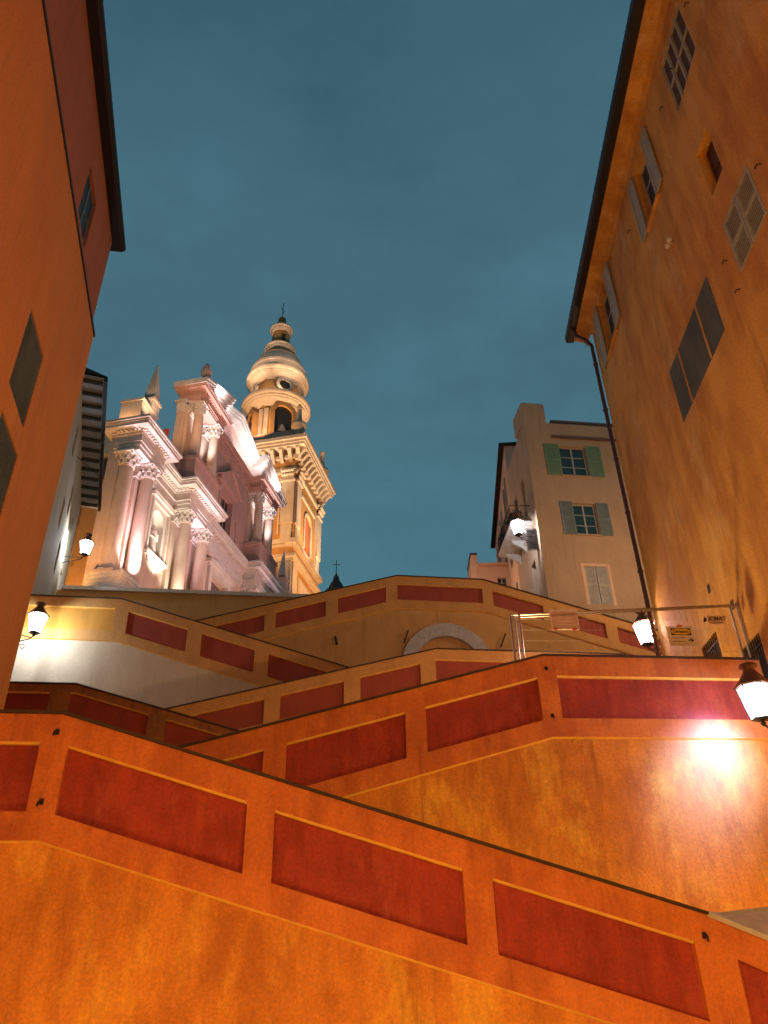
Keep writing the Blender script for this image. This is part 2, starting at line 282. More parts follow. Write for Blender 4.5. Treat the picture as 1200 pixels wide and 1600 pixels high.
# ------------------------------------------------------------------ the stair walls
def hook(F, s, z, parent, k=1):
    m = M(); m.tube([F.w(s, 0, z), F.w(s, .07, z-.005), F.w(s-.01, .10, z-.03), F.w(s-.015, .10, z-.075*k)], .014, 6)
    m.lathe(F.w(s, .003, z-.02), [(.02, 0), (.02, .03)], 8)
    m.box(F, s-.025, s+.025, 0.0, .012, z-.04, z+.03); return m.build('wall_hook', IRON, parent)
def stair_wall(i, panels, zb, label, mats, hooks=(), group='stepped walls of the zigzag stairway', thick=.35):
    fl = FL[i]; F = stair_frame(fl['D']); a, b, c = fl['a'], fl['b'], fl['c']; MB, MP, MW = mats
    s0 = fl['pts'][0][0]; s1 = fl['pts'][-1][0]
    root = thing('stair_wall', label, 'wall', F.w((s0+s1)/2, 0, zb))
    br = sorted(set([s0, s1]+[p[0] for p in fl['pts']]+[q for p in panels for q in p])); inp = lambda s: any(p[0] < s < p[1] for p in panels)
    m = M(); rc = .085; T = -thick; rev = set()
    for x, y in zip(br, br[1:]):
        zx, zy = zt(i, x+1e-6), zt(i, y-1e-6); isp = inp((x+y)/2)
        for u, v in ((0, a), (a, b), (b, c)):
            if u == a and isp: continue
            v2 = v-.025 if ((v == a and isp) or v == c) else v
            m.quad(F.w(x, 0, zx-v2), F.w(y, 0, zy-v2), F.w(y, 0, zy-u), F.w(x, 0, zx-u))
            if v2 != v:
                q_ = -.03 if v == a else -.045
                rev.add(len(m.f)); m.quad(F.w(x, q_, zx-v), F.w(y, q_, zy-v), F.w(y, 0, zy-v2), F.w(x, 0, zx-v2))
        if isp:
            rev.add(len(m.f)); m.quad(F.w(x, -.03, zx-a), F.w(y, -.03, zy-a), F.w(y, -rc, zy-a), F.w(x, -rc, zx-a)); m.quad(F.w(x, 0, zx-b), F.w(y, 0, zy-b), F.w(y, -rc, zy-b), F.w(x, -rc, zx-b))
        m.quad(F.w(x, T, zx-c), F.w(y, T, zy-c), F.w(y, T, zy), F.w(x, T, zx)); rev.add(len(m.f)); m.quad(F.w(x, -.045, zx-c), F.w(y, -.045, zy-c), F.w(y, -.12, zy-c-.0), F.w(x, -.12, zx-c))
        m.quad(F.w(x, 0, zx), F.w(y, 0, zy), F.w(y, T, zy), F.w(x, T, zx))
    for p in panels:
        for x in p:
            zx = zt(i, x); m.quad(F.w(x, 0, zx-b), F.w(x, 0, zx-a), F.w(x, -rc, zx-a), F.w(x, -rc, zx-b))
    for x in (s0, s1): m.quad(F.w(x, 0, zt(i, x)-c), F.w(x, 0, zt(i, x)), F.w(x, T, zt(i, x)), F.w(x, T, zt(i, x)-c))
    o = m.build('parapet', MB, root); o.data.materials.append(LITEDGE)
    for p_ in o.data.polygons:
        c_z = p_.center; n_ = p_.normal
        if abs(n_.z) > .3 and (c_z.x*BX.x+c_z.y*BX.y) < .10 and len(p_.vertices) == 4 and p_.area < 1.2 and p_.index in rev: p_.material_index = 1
    md = o.modifiers.new('w', 'WELD'); md.merge_threshold = .0005
    for p in panels:
        pm = M(); x, y = p; zx, zy = zt(i, x)-.0, zt(i, y)
        br2 = [x]+[q[0] for q in fl['pts'] if x < q[0] < y]+[y]
        for u, v in zip(br2, br2[1:]):
            zu, zv = zt(i, u), zt(i, v)
            pm.hexa([F.w(u-.01*(u == x), -rc, zu-b-.02), F.w(v+.01*(v == y), -rc, zv-b-.02), F.w(v+.01*(v == y), -rc-.04, zv-b-.02), F.w(u-.01*(u == x), -rc-.04, zu-b-.02),
                     F.w(u-.01*(u == x), -rc, zu-a+.02), F.w(v+.01*(v == y), -rc, zv-a+.02), F.w(v+.01*(v == y), -rc-.04, zv-a+.02), F.w(u-.01*(u == x), -rc-.04, zu-a+.02)])
        pm.build('panel', OCHP if (i == 5 and p == panels[0]) else MP, root, label='ochre painted panel' if (i == 5 and p == panels[0]) else None)
    wm = M(); cm = M(); ks = [p[0] for p in fl['pts']]
    top = [(s, zt(i, s)-c+.02) for s in ks]
    wm.prism(F, [(s0, zb), (s1, zb)]+top[::-1], -.055, -thick-.05); wm.build('retaining_wall', MW, root)
    for x, y in zip(ks, ks[1:]):
        zx, zy = zt(i, x), zt(i, y)
        n = max(1, int((y-x)/1.3))
        for k in range(n):
            u = x+(y-x)*k/n; v = x+(y-x)*(k+1)/n-.004; zu = zx+(zy-zx)*(u-x)/(y-x); zv = zx+(zy-zx)*(v-x)/(y-x); j = random.uniform(-.004, .004)
            cm.hexa([F.w(u, .045+j, zu+.002), F.w(v, .045+j, zv+.002), F.w(v, T-.03, zv+.002), F.w(u, T-.03, zu+.002), F.w(u, .045+j, zu+.036), F.w(v, .045+j, zv+.036), F.w(v, T-.03, zv+.036), F.w(u, T-.03, zu+.036)])
    cm.build('coping', COPE, root)
    for s, z in hooks: hook(F, s, z, root)
    return root, F
F1 = stair_frame(10.0)
r1, _ = stair_wall(1, [(-5.3, -2.93), (-2.595, -.365), (-.025, 2.27), (2.63, 5.05)], -1.69, 'nearest orange stairway wall with large red panels descending to the right', (BAND, REDP, ORANGE),
                   [F1.hit(90, 1143), F1.hit(65, 1252), F1.hit(1100, 1461)])
F2 = stair_frame(13.2)
stair_wall(2, [(-2.9, -.27), (.11, 2.15), (2.52, 4.65), (5.02, 8.9)], -1.69, 'orange stairway wall with red panels rising to the right below the wire fence, lit by a lantern', (BAND, REDP, ORANGE),
           [F2.hit(853, 1044), F2.hit(863, 1118)])
stair_wall(3, [(-7.9, -7.3), (-7.0, -5.58), (-5.11, -3.2), (-2.77, -.9), (-.4, 1.6)], 2.0, 'dark stained stairway wall behind the nearest one, its red panels dark too', (STAINED, DREDP, OCHRE))
stair_wall(4, [(-2.9, -.53), (-.06, 1.82), (2.32, 4.19), (4.68, 6.95), (7.4, 9.6)], 4.0, 'brown orange stairway wall rising to the right in the middle of the zigzag', (OCHB, OREDP, OCHRE))
r5, F5 = stair_wall(5, [(-8.9, -5.93), (-5.46, -3.38), (-2.88, -1.04), (-.55, 1.45), (1.9, 3.2)], 5.2, 'grey lit stairway wall at the left with ochre panel beside the lantern, sloping down right', (OCHB, OREDP, CREAMW))
stair_wall(6, [(-2.95, -.88), (-.43, 1.575), (2.07, 4.08), (4.57, 8.24), (8.68, 10.85), (11.3, 13.5), (14.0, 16.2)], 8.0, 'uppermost stairway wall with peaked parapet and a pale arch below it', (OCHB, OREDP, OCHRE))
# the nearest wall turns towards the street at its lower right end
P0 = Vector(F1.w(5.3, 0, 0)); dd = Vector((.62, -.42, 0)).normalized(); nn = Vector((-dd.y, dd.x, 0)); nn = nn if nn.y < 0 else -nn
FT = Fr(P0, dd, nn)
def zT(s): return .60-.46*s
m = M()
for x, y, isp in ((.004, .22, 0), (.22, 1.9, 1), (1.9, 2.2, 0)):
    for u, v in ((0, .37), (.37, 1.155), (1.155, 2.3)):
        if isp and u == .37: continue
        m.quad(FT.w(x, 0, zT(x)-v), FT.w(y, 0, zT(y)-v), FT.w(y, 0, zT(y)-u), FT.w(x, 0, zT(x)-u))
    m.quad(FT.w(x, -.45, zT(x)-2.3), FT.w(y, -.45, zT(y)-2.3), FT.w(y, -.45, zT(y)), FT.w(x, -.45, zT(x))); m.quad(FT.w(x, 0, zT(x)), FT.w(y, 0, zT(y)), FT.w(y, -.45, zT(y)), FT.w(x, -.45, zT(x)))
    if isp:
        for u in (.37, 1.155): m.quad(FT.w(x, 0, zT(x)-u), FT.w(y, 0, zT(y)-u), FT.w(y, -.07, zT(y)-u), FT.w(x, -.07, zT(x)-u))
        for s in (x, y): m.quad(FT.w(s, 0, zT(s)-1.155), FT.w(s, 0, zT(s)-.37), FT.w(s, -.07, zT(s)-.37), FT.w(s, -.07, zT(s)-1.155))
m.build('parapet', BAND, r1)
m = M(); m.hexa([FT.w(.21, -.07, zT(.21)-1.17), FT.w(1.91, -.07, zT(1.91)-1.17), FT.w(1.91, -.1, zT(1.91)-1.17), FT.w(.21, -.1, zT(.21)-1.17), FT.w(.21, -.07, zT(.21)-.35), FT.w(1.91, -.07, zT(1.91)-.35), FT.w(1.91, -.1, zT(1.91)-.35), FT.w(.21, -.1, zT(.21)-.35)]); m.build('panel', REDP, r1)
m = M()
q_ = [(.0, .04, zT(0)+.045), (2.2, .04, zT(2.2)+.05), (2.2, -.75, .34), (.80, -.55, .70), (.02, -.38, .645)]
i_ = len(m.v); m.v += [FT.w(*p) for p in q_] + [FT.w(p[0], p[1], p[2]-.06) for p in q_]; m.f += [(0, 1, 2, 3, 4), (9, 8, 7, 6, 5)] + [(k, (k+1) % 5, (k+1) % 5+5, k+5) for k in range(5)]
m.build('coping', STONE, r1, label='wide pale stone coping at the lower right end')
# stone arch under the uppermost wall
F6 = stair_frame(29.0)
(sa, za), (sb, zb_), (sc, zc) = F6.hit(627, 1018, .02), F6.hit(697, 975, .02), F6.hit(770, 1014, .02)
cx = (sa+sc)/2; ro = (sc-sa)/2; zc0 = zb_-ro
ar = thing('stone_arch', 'pale round stone arch of a doorway in the uppermost stairway wall', 'arch', F6.w(cx, 0, zc0-3))
m = M(); n = 15
for k in range(n):
    a0 = PI*k/n+.002; a1 = PI*(k+1)/n-.002; j = random.uniform(0, .008)
    q = [(cx+r_*math.cos(a), zc0+r_*math.sin(a)) for r_, a in ((ro-.55, a0), (ro, a0), (ro, a1), (ro-.55, a1))]; m.prism(F6, q, -.1, .10+j)
m.build('arch_stones', STONE, ar)
m = M(); m.box(F6, cx-ro, cx-ro+.5, -.1, .09, zc0-3, zc0-.02); m.build('jamb', STONE, ar); m = M(); m.box(F6, cx+ro-.5, cx+ro, -.1, .09, zc0-3, zc0-.02); m.build('jamb', STONE, ar)
m = M(); pl = [(cx+(ro-.56)*math.cos(PI*k/20), zc0+(ro-.56)*math.sin(PI*k/20)) for k in range(21)]+[(cx-ro+.56, zc0-3), (cx+ro-.56, zc0-3)]; m.prism(F6, pl, -.06, -.035); m.build('door_leaf', OCHRE, ar)
for (x0, y0), (x1, y1), w in (((638, 985), (632, 1003), .05), ((790, 990), (783, 1010), .05), ((524, 995), (526, 1006), .10)):
    h0 = F6.hit(x0, y0, .03); h1 = F6.hit(x1, y1, .03); m = M(); m.tube([F6.w(h0[0], -.03, h0[1]), F6.w(h0[0], .05, h0[1]), F6.w(h1[0], .07, h1[1]), F6.w(h1[0], -.03, h1[1])], w*.5, 6)
    tag(m.build('iron_bar', IRON), {638: 'thin iron bar leaning on the wall left of the pale arch', 790: 'thin iron bar on the wall right of the pale arch', 524: 'short dark iron stub on the ochre wall left of the arch'}[x0], 'iron bar')
# terrace wall with coping in front of the church
FW = stair_frame(34.0)
tw = thing('terrace_wall', 'long plain retaining wall with flat stone coping in front of the church', 'wall', FW.w(-4, 0, 12))
m = M(); m.box(FW, -13, 9, -.5, 0, 11.5, 15.80); m.build('wall', OCHRE, tw)
m = M()
for k in range(14): m.box(FW, -10.45+k*1.4, -10.45+(k+1)*1.4-.01, -.6, .12, 15.80, 15.98)
m.build('coping', CTRIM, tw)

# ------------------------------------------------------------------ wall lanterns
def lantern(pos, k, label, wall_dir, glass, col, power, reach=.8, rad=.06):
    """pos: centre of the glass body; k: scale; wall_dir: unit vector to the wall"""
    x, y, z = pos; root = thing('wall_lantern', label, 'lantern', (x, y, z-.35*k), 'lit wall lanterns of the stairway')
    n = 6; a0 = PI/6; c = (x, y, z); wt, wb = .27*k, .155*k; h = .26*k
    m = M(); m.lathe((x, y, z), [(wb*.95, -h+.005), (wt*.95, h-.005)], n, a0); m.build('glass', glass, root)
    m = M()
    for q in range(n):
        a = a0+2*PI*q/n; m.tube([(x+wb*math.cos(a), y+wb*math.sin(a), z-h), (x+wt*math.cos(a), y+wt*math.sin(a), z+h)], .011*k, 5)
        a2 = a0+2*PI*(q+1)/n
        for w_, hz in ((wb, -h), (wt, h)): m.tube([(x+w_*math.cos(a), y+w_*math.sin(a), z+hz), (x+w_*math.cos(a2), y+w_*math.sin(a2), z+hz)], .013*k, 5)
    m.lathe((x, y, z-h), [(.01, -.12*k), (.03*k, -.1*k), (.05*k, -.07*k), (.02*k, -.05*k), (.08*k, -.02*k), (wb, -.004)], 8); m.build('cage', IRON, root)
    m = M(); m.lathe((x, y, z+h), [(wt*1.12, .0), (wt*1.16, .02*k), (wt*.98, .06*k), (wt*.62, .17*k), (wt*.40, .25*k), (wt*.36, .28*k)], n, a0)
    m.build('roof', LROOF, root)
    m = M(); m.lathe((x, y, z+h+.28*k), [(.09*k, 0), (.09*k, .04*k), (.15*k, .06*k), (.13*k, .10*k), (.05*k, .13*k), (.015*k, .15*k)], 12); m.build('finial', LROOF, root, smooth=True)
    d = Vector(wall_dir).normalized(); p = Vector((x, y, z-h-.1*k)); m = M()
    m.tube([p+Vector((0, 0, .02)), p+d*.12*k-Vector((0, 0, .10*k)), p+d*.35*k-Vector((0, 0, .16*k)), p+d*reach*.7-Vector((0, 0, .22*k)), p+d*reach-Vector((0, 0, .32*k))], .017*k, 6)
    m.tube([p+d*.05*k-Vector((0, 0, .05*k)), p+d*reach*.55+Vector((0, 0, .02*k)), p+d*reach+Vector((0, 0, .05*k))], .014*k, 6)
    sc = []; c0 = p+d*(reach*.42)-Vector((0, 0, .33*k))
    for q in range(15):
        g = q*.5; rr = .10*k*(1-q/18); sc.append(c0+d*rr*math.cos(g)+Vector((0, 0, rr*math.sin(g))))
    m.tube(sc, .012*k, 5)
    e_ = p+d*reach; m.tube([e_-Vector((0, 0, .45*k)), e_+Vector((0, 0, .12*k))], .022*k, 6); m.build('bracket', IRON, root)
    if power: lamp('lamp_light', pos, col, power, rad, root)
    return root
def at(x, y, Y): r_ = ray(x, y); return tuple(r_*(Y/r_.y))
COOL = (.72, .88, 1.12)
lantern(at(1184, 1098, 13.2), 1.08, 'large close lantern at the right edge shining on the orange wall', (1, .05, 0), GL_W, (.62, .80, 1.35), 120, .95)
lq = Vector(at(1180, 1100, 13.2)); lamp('lamp_light', tuple(lq), (.30, .55, 1.75), 2300, .30, None, 80, tuple(F2.w(F2.hit(1118, 1165)[0], 0, F2.hit(1118, 1165)[1]-.25)), 1.0)
lantern(at(1009, 991, 20.4), 1.15, 'pink glowing lantern on the corner of the tall right building behind the fence', (1, .02, 0), GL_P, (1, .62, .55), 900, .62)
lantern(at(57, 975, 23.1), 1.15, 'white lantern at the left beside the grey stairway wall', (-1, -.1, 0), GL_W, COOL, 470, .7)
lantern(at(134, 857, 31.7), 1.2, 'white lantern on a bracket before the church, above the terrace coping', (-1, 0, 0), GL_W, COOL, 520, 1.2)
lantern(at(809, 826, 33.3), 1.3, 'brilliant white lantern under the balcony beside the beige house', (1, .1, 0), GL_W, COOL, 420, .75)

# ------------------------------------------------------------------ windows
def shutter_leaf(F, s0, s1, z0, z1, o, mt, parent, slats=True, rails=2):
    m = M(); w = .07; t = .045; o1 = o+t; g = (z1-z0)/rails
    m.box(F, s0, s0+w, o, o1, z0, z1); m.box(F, s1-w, s1, o, o1, z0, z1)
    for k in range(rails+1):
        z = z0+g*k; m.box(F, s0+w, s1-w, o, o1-.002, max(z0, z-w*.5), min(z1, z+w*.5))
    if slats:
        n = int((z1-z0)/.075)
        for k in range(n):
            z = z0+.05+k*(z1-z0-.1)/n; m.hexa([F.w(s0+w, o+.034, z), F.w(s1-w, o+.034, z), F.w(s1-w, o+.003, z+.088), F.w(s0+w, o+.003, z+.088), F.w(s0+w, o+.040, z+.008), F.w(s1-w, o+.040, z+.008), F.w(s1-w, o+.009, z+.096), F.w(s0+w, o+.009, z+.096)])
    else: m.box(F, s0+w, s1-w, o+.006, o+.022, z0+w*.5, z1-w*.5)
    return m.build('shutter', mt, parent)
def casement(F, s0, s1, z0, z1, dep, parent, fm=WHITEW, gm=TEALG, rows=3, mid=True):
    m = M(); w = .055; o = -dep+.02
    win = m
    m.box(F, s0, s0+w, o-.05, o, z0, z1); m.box(F, s1-w, s1, o-.05, o, z0, z1); m.box(F, s0+w, s1-w, o-.05, o, z1-w, z1); m.box(F, s0+w, s1-w, o-.05, o, z0, z0+w)
    if mid: c = (s0+s1)/2; m.box(F, c-.04, c+.04, o-.045, o+.005, z0+w, z1-w)
    for k in range(1, rows): z = z0+(z1-z0)*k/rows; m.box(F, s0+w, s1-w, o-.04, o-.008, z-.016, z+.016)
    wo_ = m.build('window', fm, parent)
    g = M(); g.box(F, s0, s1, o-.035, o-.03, z0, z1); g.build('pane', gm, wo_)
    b_ = M(); b_.box(F, s0-.02, s1+.02, o-.35, o-.30, z0-.02, z1+.02); b_.build('dark_room', DARK, wo_)
    return wo_
def sill(F, s0, s1, z, parent, mt=WHITEW): m = M(); m.box(F, s0-.06, s1+.06, -.1, .08, z-.07, z-.002); return m.build('window_sill', mt, parent)

# ------------------------------------------------------------------ tall right building
a_ = R(2.8); RC = ray(1033, 1010); RC = RC*(20/RC.y)
FR = Fr(RC, (math.sin(a_), math.cos(a_), 0), (-math.cos(a_), math.sin(a_), 0))
rb = thing('apartment_building', 'tall sandy orange building along the right with dark eaves and shuttered windows', 'building', FR.w(-8, -4, -1.69))
clo = FR.rect([(1165, 255), (1132, 355), (1160, 430), (1197, 325)]); upp = FR.rect([(1057, 5), (1032, 105), (1060, 180), (1086, 70)]); sml = FR.rect([(1103, 197), (1089, 243), (1113, 310), (1128, 262)])
op1 = FR.rect([(1008, 200), (984, 300), (1008, 378), (1038, 275)]); op2 = FR.rect([(950, 420), (928, 490), (945, 572), (974, 492)]); big = FR.rect([(1105, 430), (1047, 580), (1068, 660), (1132, 518)])
lw = FR.hit(1118, 985); lw2 = FR.hit(1182, 990)
def inset(r_, a, b): s0, s1, z0, z1 = r_; w = s1-s0; return (s0+w*a, s0+w*b, z0, z1)
h1 = inset(op1, .24, .76); h2 = inset(op2, .24, .76)
low1 = (lw[0], lw[0]+1.1, lw[1]-1.5, lw[1]); low2 = (lw2[0]-.1, lw2[0]+.9, lw2[1]-1.6, lw2[1]); edge = (-10.9, -9.95, 8.6, 10.05)
ZE = 19.85
m = M(); holes_wall(m, FR, -26, 0, -1.69, ZE+.3, [h1, h2, sml, clo, upp, low1, low2, edge], .22)
m.quad(FR.w(0, 0, -1.69), FR.w(0, -9, -1.69), FR.w(0, -9, ZE+.3), FR.w(0, 0, ZE+.3)); m.quad(FR.w(-26, 0, -1.69), FR.w(-26, -9, -1.69), FR.w(-26, -9, ZE+.3), FR.w(-26, 0, ZE+.3))
m.quad(FR.w(-26, -9, -1.69), FR.w(0, -9, -1.69), FR.w(0, -9, ZE+.3), FR.w(-26, -9, ZE+.3)); m.build('wall', WALLR, rb)
m = M(); m.prism(Fr(FR.w(-26, 0, 0), FR.n, FR.d), [(.0, ZE-.28), (.02, ZE-.28), (.10, ZE-.10), (.42, ZE), (.46, ZE+.02), (.46, ZE+.10), (0, ZE+.10)], 0, 26.85); m.build('eaves_cornice', WALLR, rb)
m = M(); m.prism(Fr(FR.w(-26, 0, 0), FR.n, FR.d), [(.45, ZE+.02), (.68, ZE+.02), (.73, ZE+.10), (.73, ZE+.32), (.40, ZE+.34), (.40, ZE+.11)], 0, 26.95); m.build('gutter', GUT, rb)
m = M(); m.prism(Fr(FR.w(-26, 0, 0), FR.n, FR.d), [(.62, ZE+.23), (-9.5, ZE+3.4), (-9.5, ZE+.23)], 0, 26.8)
for k in range(89):
    s = -26+k*.3; m.tube([FR.w(s, .71, ZE+.31), FR.w(s, .1, ZE+.52)], .055, 6)
m.build('roof', TILE, rb)
m = M(); m.tube([FR.w(.28, .55, ZE+.05), FR.w(.26, .5, ZE-.30), FR.w(.14, .25, ZE-.62), FR.w(.1, .09, ZE-.95), FR.w(.1, .09, ZE-1.5), FR.w(.1, .09, 12), FR.w(.1, .09, 4), FR.w(.1, .09, 2)], .065, 8)
for z in (18, 16, 14, 12, 10, 8, 6): m.lathe(FR.w(.1, .09, z), [(.085, 0), (.085, .05)], 10)
m.build('downpipe', PIPE, rb, smooth=True)
m = M(); m.tube([FR.w(.34, .05, 17.5), FR.w(.34, .05, 3)], .03, 6); m.build('cable_pipe', STONE, rb)
mid = (clo[0]+clo[1])/2
m = M(); m.box(FR, clo[0]-.02, clo[1]+.02, -.12, -.08, clo[2]-.02, clo[3]+.02); m.build('dark_room', DARK, rb)
for a, b in ((clo[0], mid-.01), (mid+.01, clo[1])): shutter_leaf(FR, a, b, clo[2], clo[3], -.03, SHUT, rb)
mid = (upp[0]+upp[1])/2; bm = M(); bm.box(FR, upp[0]-.02, upp[1]+.02, -.10, -.07, upp[2]-.02, upp[3]+.02); bm.build('blind_panel', BROWNP, rb)
fm = M()
for k in range(5): s = upp[0]+(upp[1]-upp[0])*k/4; fm.box(FR, s-.03, s+.03, -.07, -.01, upp[2], upp[3])
fm.box(FR, upp[0], upp[1], -.065, -.025, (upp[2]+upp[3])/2-.03, (upp[2]+upp[3])/2+.03); fm.box(FR, upp[0], upp[1], -.065, -.025, upp[3]-.08, upp[3]-.001); fm.box(FR, upp[0], upp[1], -.065, -.025, upp[2]+.001, upp[2]+.08); fm.build('window_frame', SHUT, rb)
casement(FR, sml[0], sml[1], sml[2], sml[3], .22, rb, BROWNP, BROWNP, 2, False)
for h, full in ((h1, op1), (h2, op2)):
    casement(FR, h[0], h[1], h[2]+.0, h[3], .22, rb, WHITEW, DARK, 3); sill(FR, h[0], h[1], h[2], rb, WALLR)
    shutter_leaf(FR, full[0], h[0]-.02, h[2], h[3], .03, SHUT, rb, False); shutter_leaf(FR, h[1]+.02, full[1], h[2], h[3], .03, SHUT, rb, False)
m = M(); m.box(FR, big[0], big[1], -.01, .012, big[2], big[3]); m.build('blind_panel', GREYP, rb)
m = M(); w = big[1]-big[0]
for k in (.27, .74): m = M(); m.box(FR, big[0]+w*k-.03, big[0]+w*k+.03, .0, .03, big[2], big[3]); m.build('panel_bar', WALLR, rb)
for h in (low1, low2):
    m = M(); m.box(FR, h[0], h[1], -.2, -.16, h[2], h[3]); n = 9
    m2 = M()
    for k in range(n+1): s = h[0]+(h[1]-h[0])*k/n; m2.box(FR, s-.012, s+.012, -.05, -.025, h[2], h[3])
    for z in (h[2]+.3, h[2]+.8, h[3]-.2): m2.box(FR, h[0], h[1], -.055, -.02, z-.015, z+.015)
    wobj = m.build('window', BROWNP, rb); m2.build('window_bars', IRON, wobj)
casement(FR, edge[0], edge[1], edge[2], edge[3], .22, rb, BROWNP, DARK, 2)
m = M()
for (x, y) in ((1108, 920), (1145, 945), (1122, 1230)):
    m = M(); h = FR.hit(x, y); m.box(FR, h[0]-.07, h[0]+.07, .002, .012, h[1]-.10, h[1]+.10); m.build('vent', IRON, rb)
h = FR.hit(1050, 384); m = M(); m.lathe(FR.w(h[0], .10, h[1]-.06), [(.02, 0), (.06, .03), (.07, .09), (.03, .13)], 10); m.lathe(FR.w(h[0]-.16, .10, h[1]-.03), [(.02, 0), (.06, .03), (.07, .09), (.03, .13)], 10)
m.tube([FR.w(h[0]-.08, 0, h[1]), FR.w(h[0]-.08, .09, h[1]-.02), FR.w(h[0], .1, h[1]+.05)], .015, 5); tag(m.build('wall_insulator', CTRIM), 'pair of small white insulators fixed to the right building wall', 'insulator')
for (x, y) in ((1036, 170), (985, 362), (1135, 410), (1155, 455), (1187, 260), (1075, 8), (1050, 110)):
    h = FR.hit(x, y); m = M(); m.tube([FR.w(h[0]-.05, 0, h[1]), FR.w(h[0]-.05, .07, h[1]), FR.w(h[0]+.03, .08, h[1]-.02)], .014, 5); m.build('shutter_catch', IRON, rb)

# ------------------------------------------------------------------ left buildings
b_ = R(-12.6); LC = ray(5, 1110); LC = LC*(14/LC.y)
FLf = Fr(LC, (math.sin(b_), math.cos(b_), 0), (math.cos(b_), -math.sin(b_), 0))
lb = thing('apartment_building', 'terracotta orange house at the left edge with blind grey windows and sloping wall top', 'building', FLf.w(-6, -3, -1.69))
w1 = FLf.rect([(47, 485), (70, 550), (37, 672), (15, 600)]); w2 = (-4.4, -2.9, 6.82-1.0, 7.9)
w2h = FLf.hit(10, 775); w2 = (w2h[0]-1.3, w2h[0], w2h[1]-1.05, w2h[1]+.85)
ztl = FLf.hit(110, 260)[1]
m = M(); holes_wall(m, FLf, -24, 0, -1.69, 13.85, [w1, w2], .03); m.quad(FLf.w(0, 0, -1.69), FLf.w(0, -3.0, -1.69), FLf.w(0, -3.0, 13.85), FLf.w(0, 0, 13.85)); m.build('wall', WALLL, lb)
m = M(); m.box(FLf, -24, .03, -3.0, .03, 13.852, 13.93); m.build('wall_coping', GUT, lb)
for q in (w1, w2):
    m = M(); m.box(FLf, q[0]-.01, q[1]+.01, -.05, -.025, q[2]-.01, q[3]+.01)
    m.build('blind_panel', GREYP, lb)
    m = M(); n = int((q[3]-q[2])/.06)
    for k in range(n): z = q[2]+k*.06; m.box(FLf, q[0], q[1], -.026, -.014, z+.005, z+.035)
    m.build('panel_slats', GREYP, lb)
FL2 = Fr(FLf.w(0, -1.5, 0), FLf.d, FLf.n)
tb = thing('tall_house', 'deep terracotta upper house set back at the left with dark tiled eaves', 'building', FL2.w(-6, -4, -1.69))
fe = FL2.hit(160, 440)[0]
rw = FL2.rect([(140, 262), (152, 315), (131, 390), (123, 330)]); zt2 = FL2.hit(172, 350)[1]
m = M(); holes_wall(m, FL2, -24, fe, -1.69, zt2, [rw], .15); m.quad(FL2.w(fe, 0, -1.69), FL2.w(fe, -7, -1.69), FL2.w(fe, -7, zt2), FL2.w(fe, 0, zt2)); m.build('wall', WALLD, tb)
casement(FL2, rw[0], rw[1], rw[2], rw[3], .10, tb, BLUES, DARK, 2)
m = M(); m.prism(Fr(FL2.w(-24, 0, 0), FL2.n, FL2.d), [(0, zt2), (.30, zt2+.02), (.42, zt2+.10), (.42, zt2+.26), (-7, zt2+2.2), (-7, zt2)], 0, 24+fe+.42)
for k in range(83):
    s = -24+k*.3; m.tube([FL2.w(s, .41, zt2+.22), FL2.w(s, 0, zt2+.36)], .05, 6)
m.build('roof', GUT, tb)

# second house on the left with a raftered eave
c_ = R(-19.5); HC = ray(97, 915); HC = HC*(34/HC.y)
FH = Fr(HC, (math.sin(c_), math.cos(c_), 0), (math.cos(c_), -math.sin(c_), 0))
hb = thing('raftered_house', 'narrow cream house at the left with grey raftered eaves and small windows', 'building', FH.w(-5, -3, 10))
zh = 22.0; fh = .7
wins = [FH.rect(q) for q in ([(120, 665), (128, 650), (123, 690), (115, 705)], [(107, 735), (113, 722), (108, 765), (102, 778)], [(104, 800), (109, 788), (105, 825), (100, 838)], [(93, 838), (97, 828), (95, 850), (90, 862)], [(87, 905), (90, 895), (88, 915), (85, 925)])]
good = [q for q in wins if q[1]-q[0] > .2 and q[3] < 22]
hh = [(-8.0, -7.3, 19.6, 21.2), (-4.9, -4.2, 18.4, 19.9), (-2.0, -1.3, 18.2, 19.8), (-4.9, -4.2, 15.4, 16.9), (-1.9, -1.2, 15.3, 16.9), (-6.9, -6.2, 16.6, 18.0)]
m = M(); holes_wall(m, FH, -12, fh, 10, zh, hh, .2); m.quad(FH.w(fh, 0, 10), FH.w(fh, -6, 10), FH.w(fh, -6, zh), FH.w(fh, 0, zh)); m.quad(FH.w(-12, 0, 10), FH.w(-12, -6, 10), FH.w(-12, -6, zh), FH.w(-12, 0, zh)); m.build('wall', CREAMW, hb)
for q in hh: casement(FH, *q, .18, hb, BLUES, DARK, 2)
for k in range(13): s = -9.9+k*.86; m = M(); m.box(FH, s, s+.10, 0, .82, zh-.14, zh+.02); m.build('rafter', RAFT, hb)
m = M(); m.box(FH, -10.1, fh+.25, -.3, .86, zh+.022, zh+.06); m.build('eave_boards', SOFB, hb)
m = M(); m.box(FH, -10.1, fh+.25, 0.86, 1.0, zh-.10, zh+.12); m.prism(Fr(FH.w(-10.15, 0, 0), FH.n, FH.d), [(.98, zh+.125), (-6, zh+2.3), (-6, zh+.07)], 0, 10.4+fh); m.build('roof', GUT, hb)
m = M(); m.tube([FH.w(fh-.05, .06, zh-.2), FH.w(fh-.05, .06, 12)], .05, 6); m.build('downpipe', ORANGE, hb)
m = M(); m.tube([FH.w(-6, .05, 20.6), FH.w(-5, .9, 20.5), FH.w(-4.5, 1.2, 20.5)], .02, 5); m.build('cable', IRON, hb)

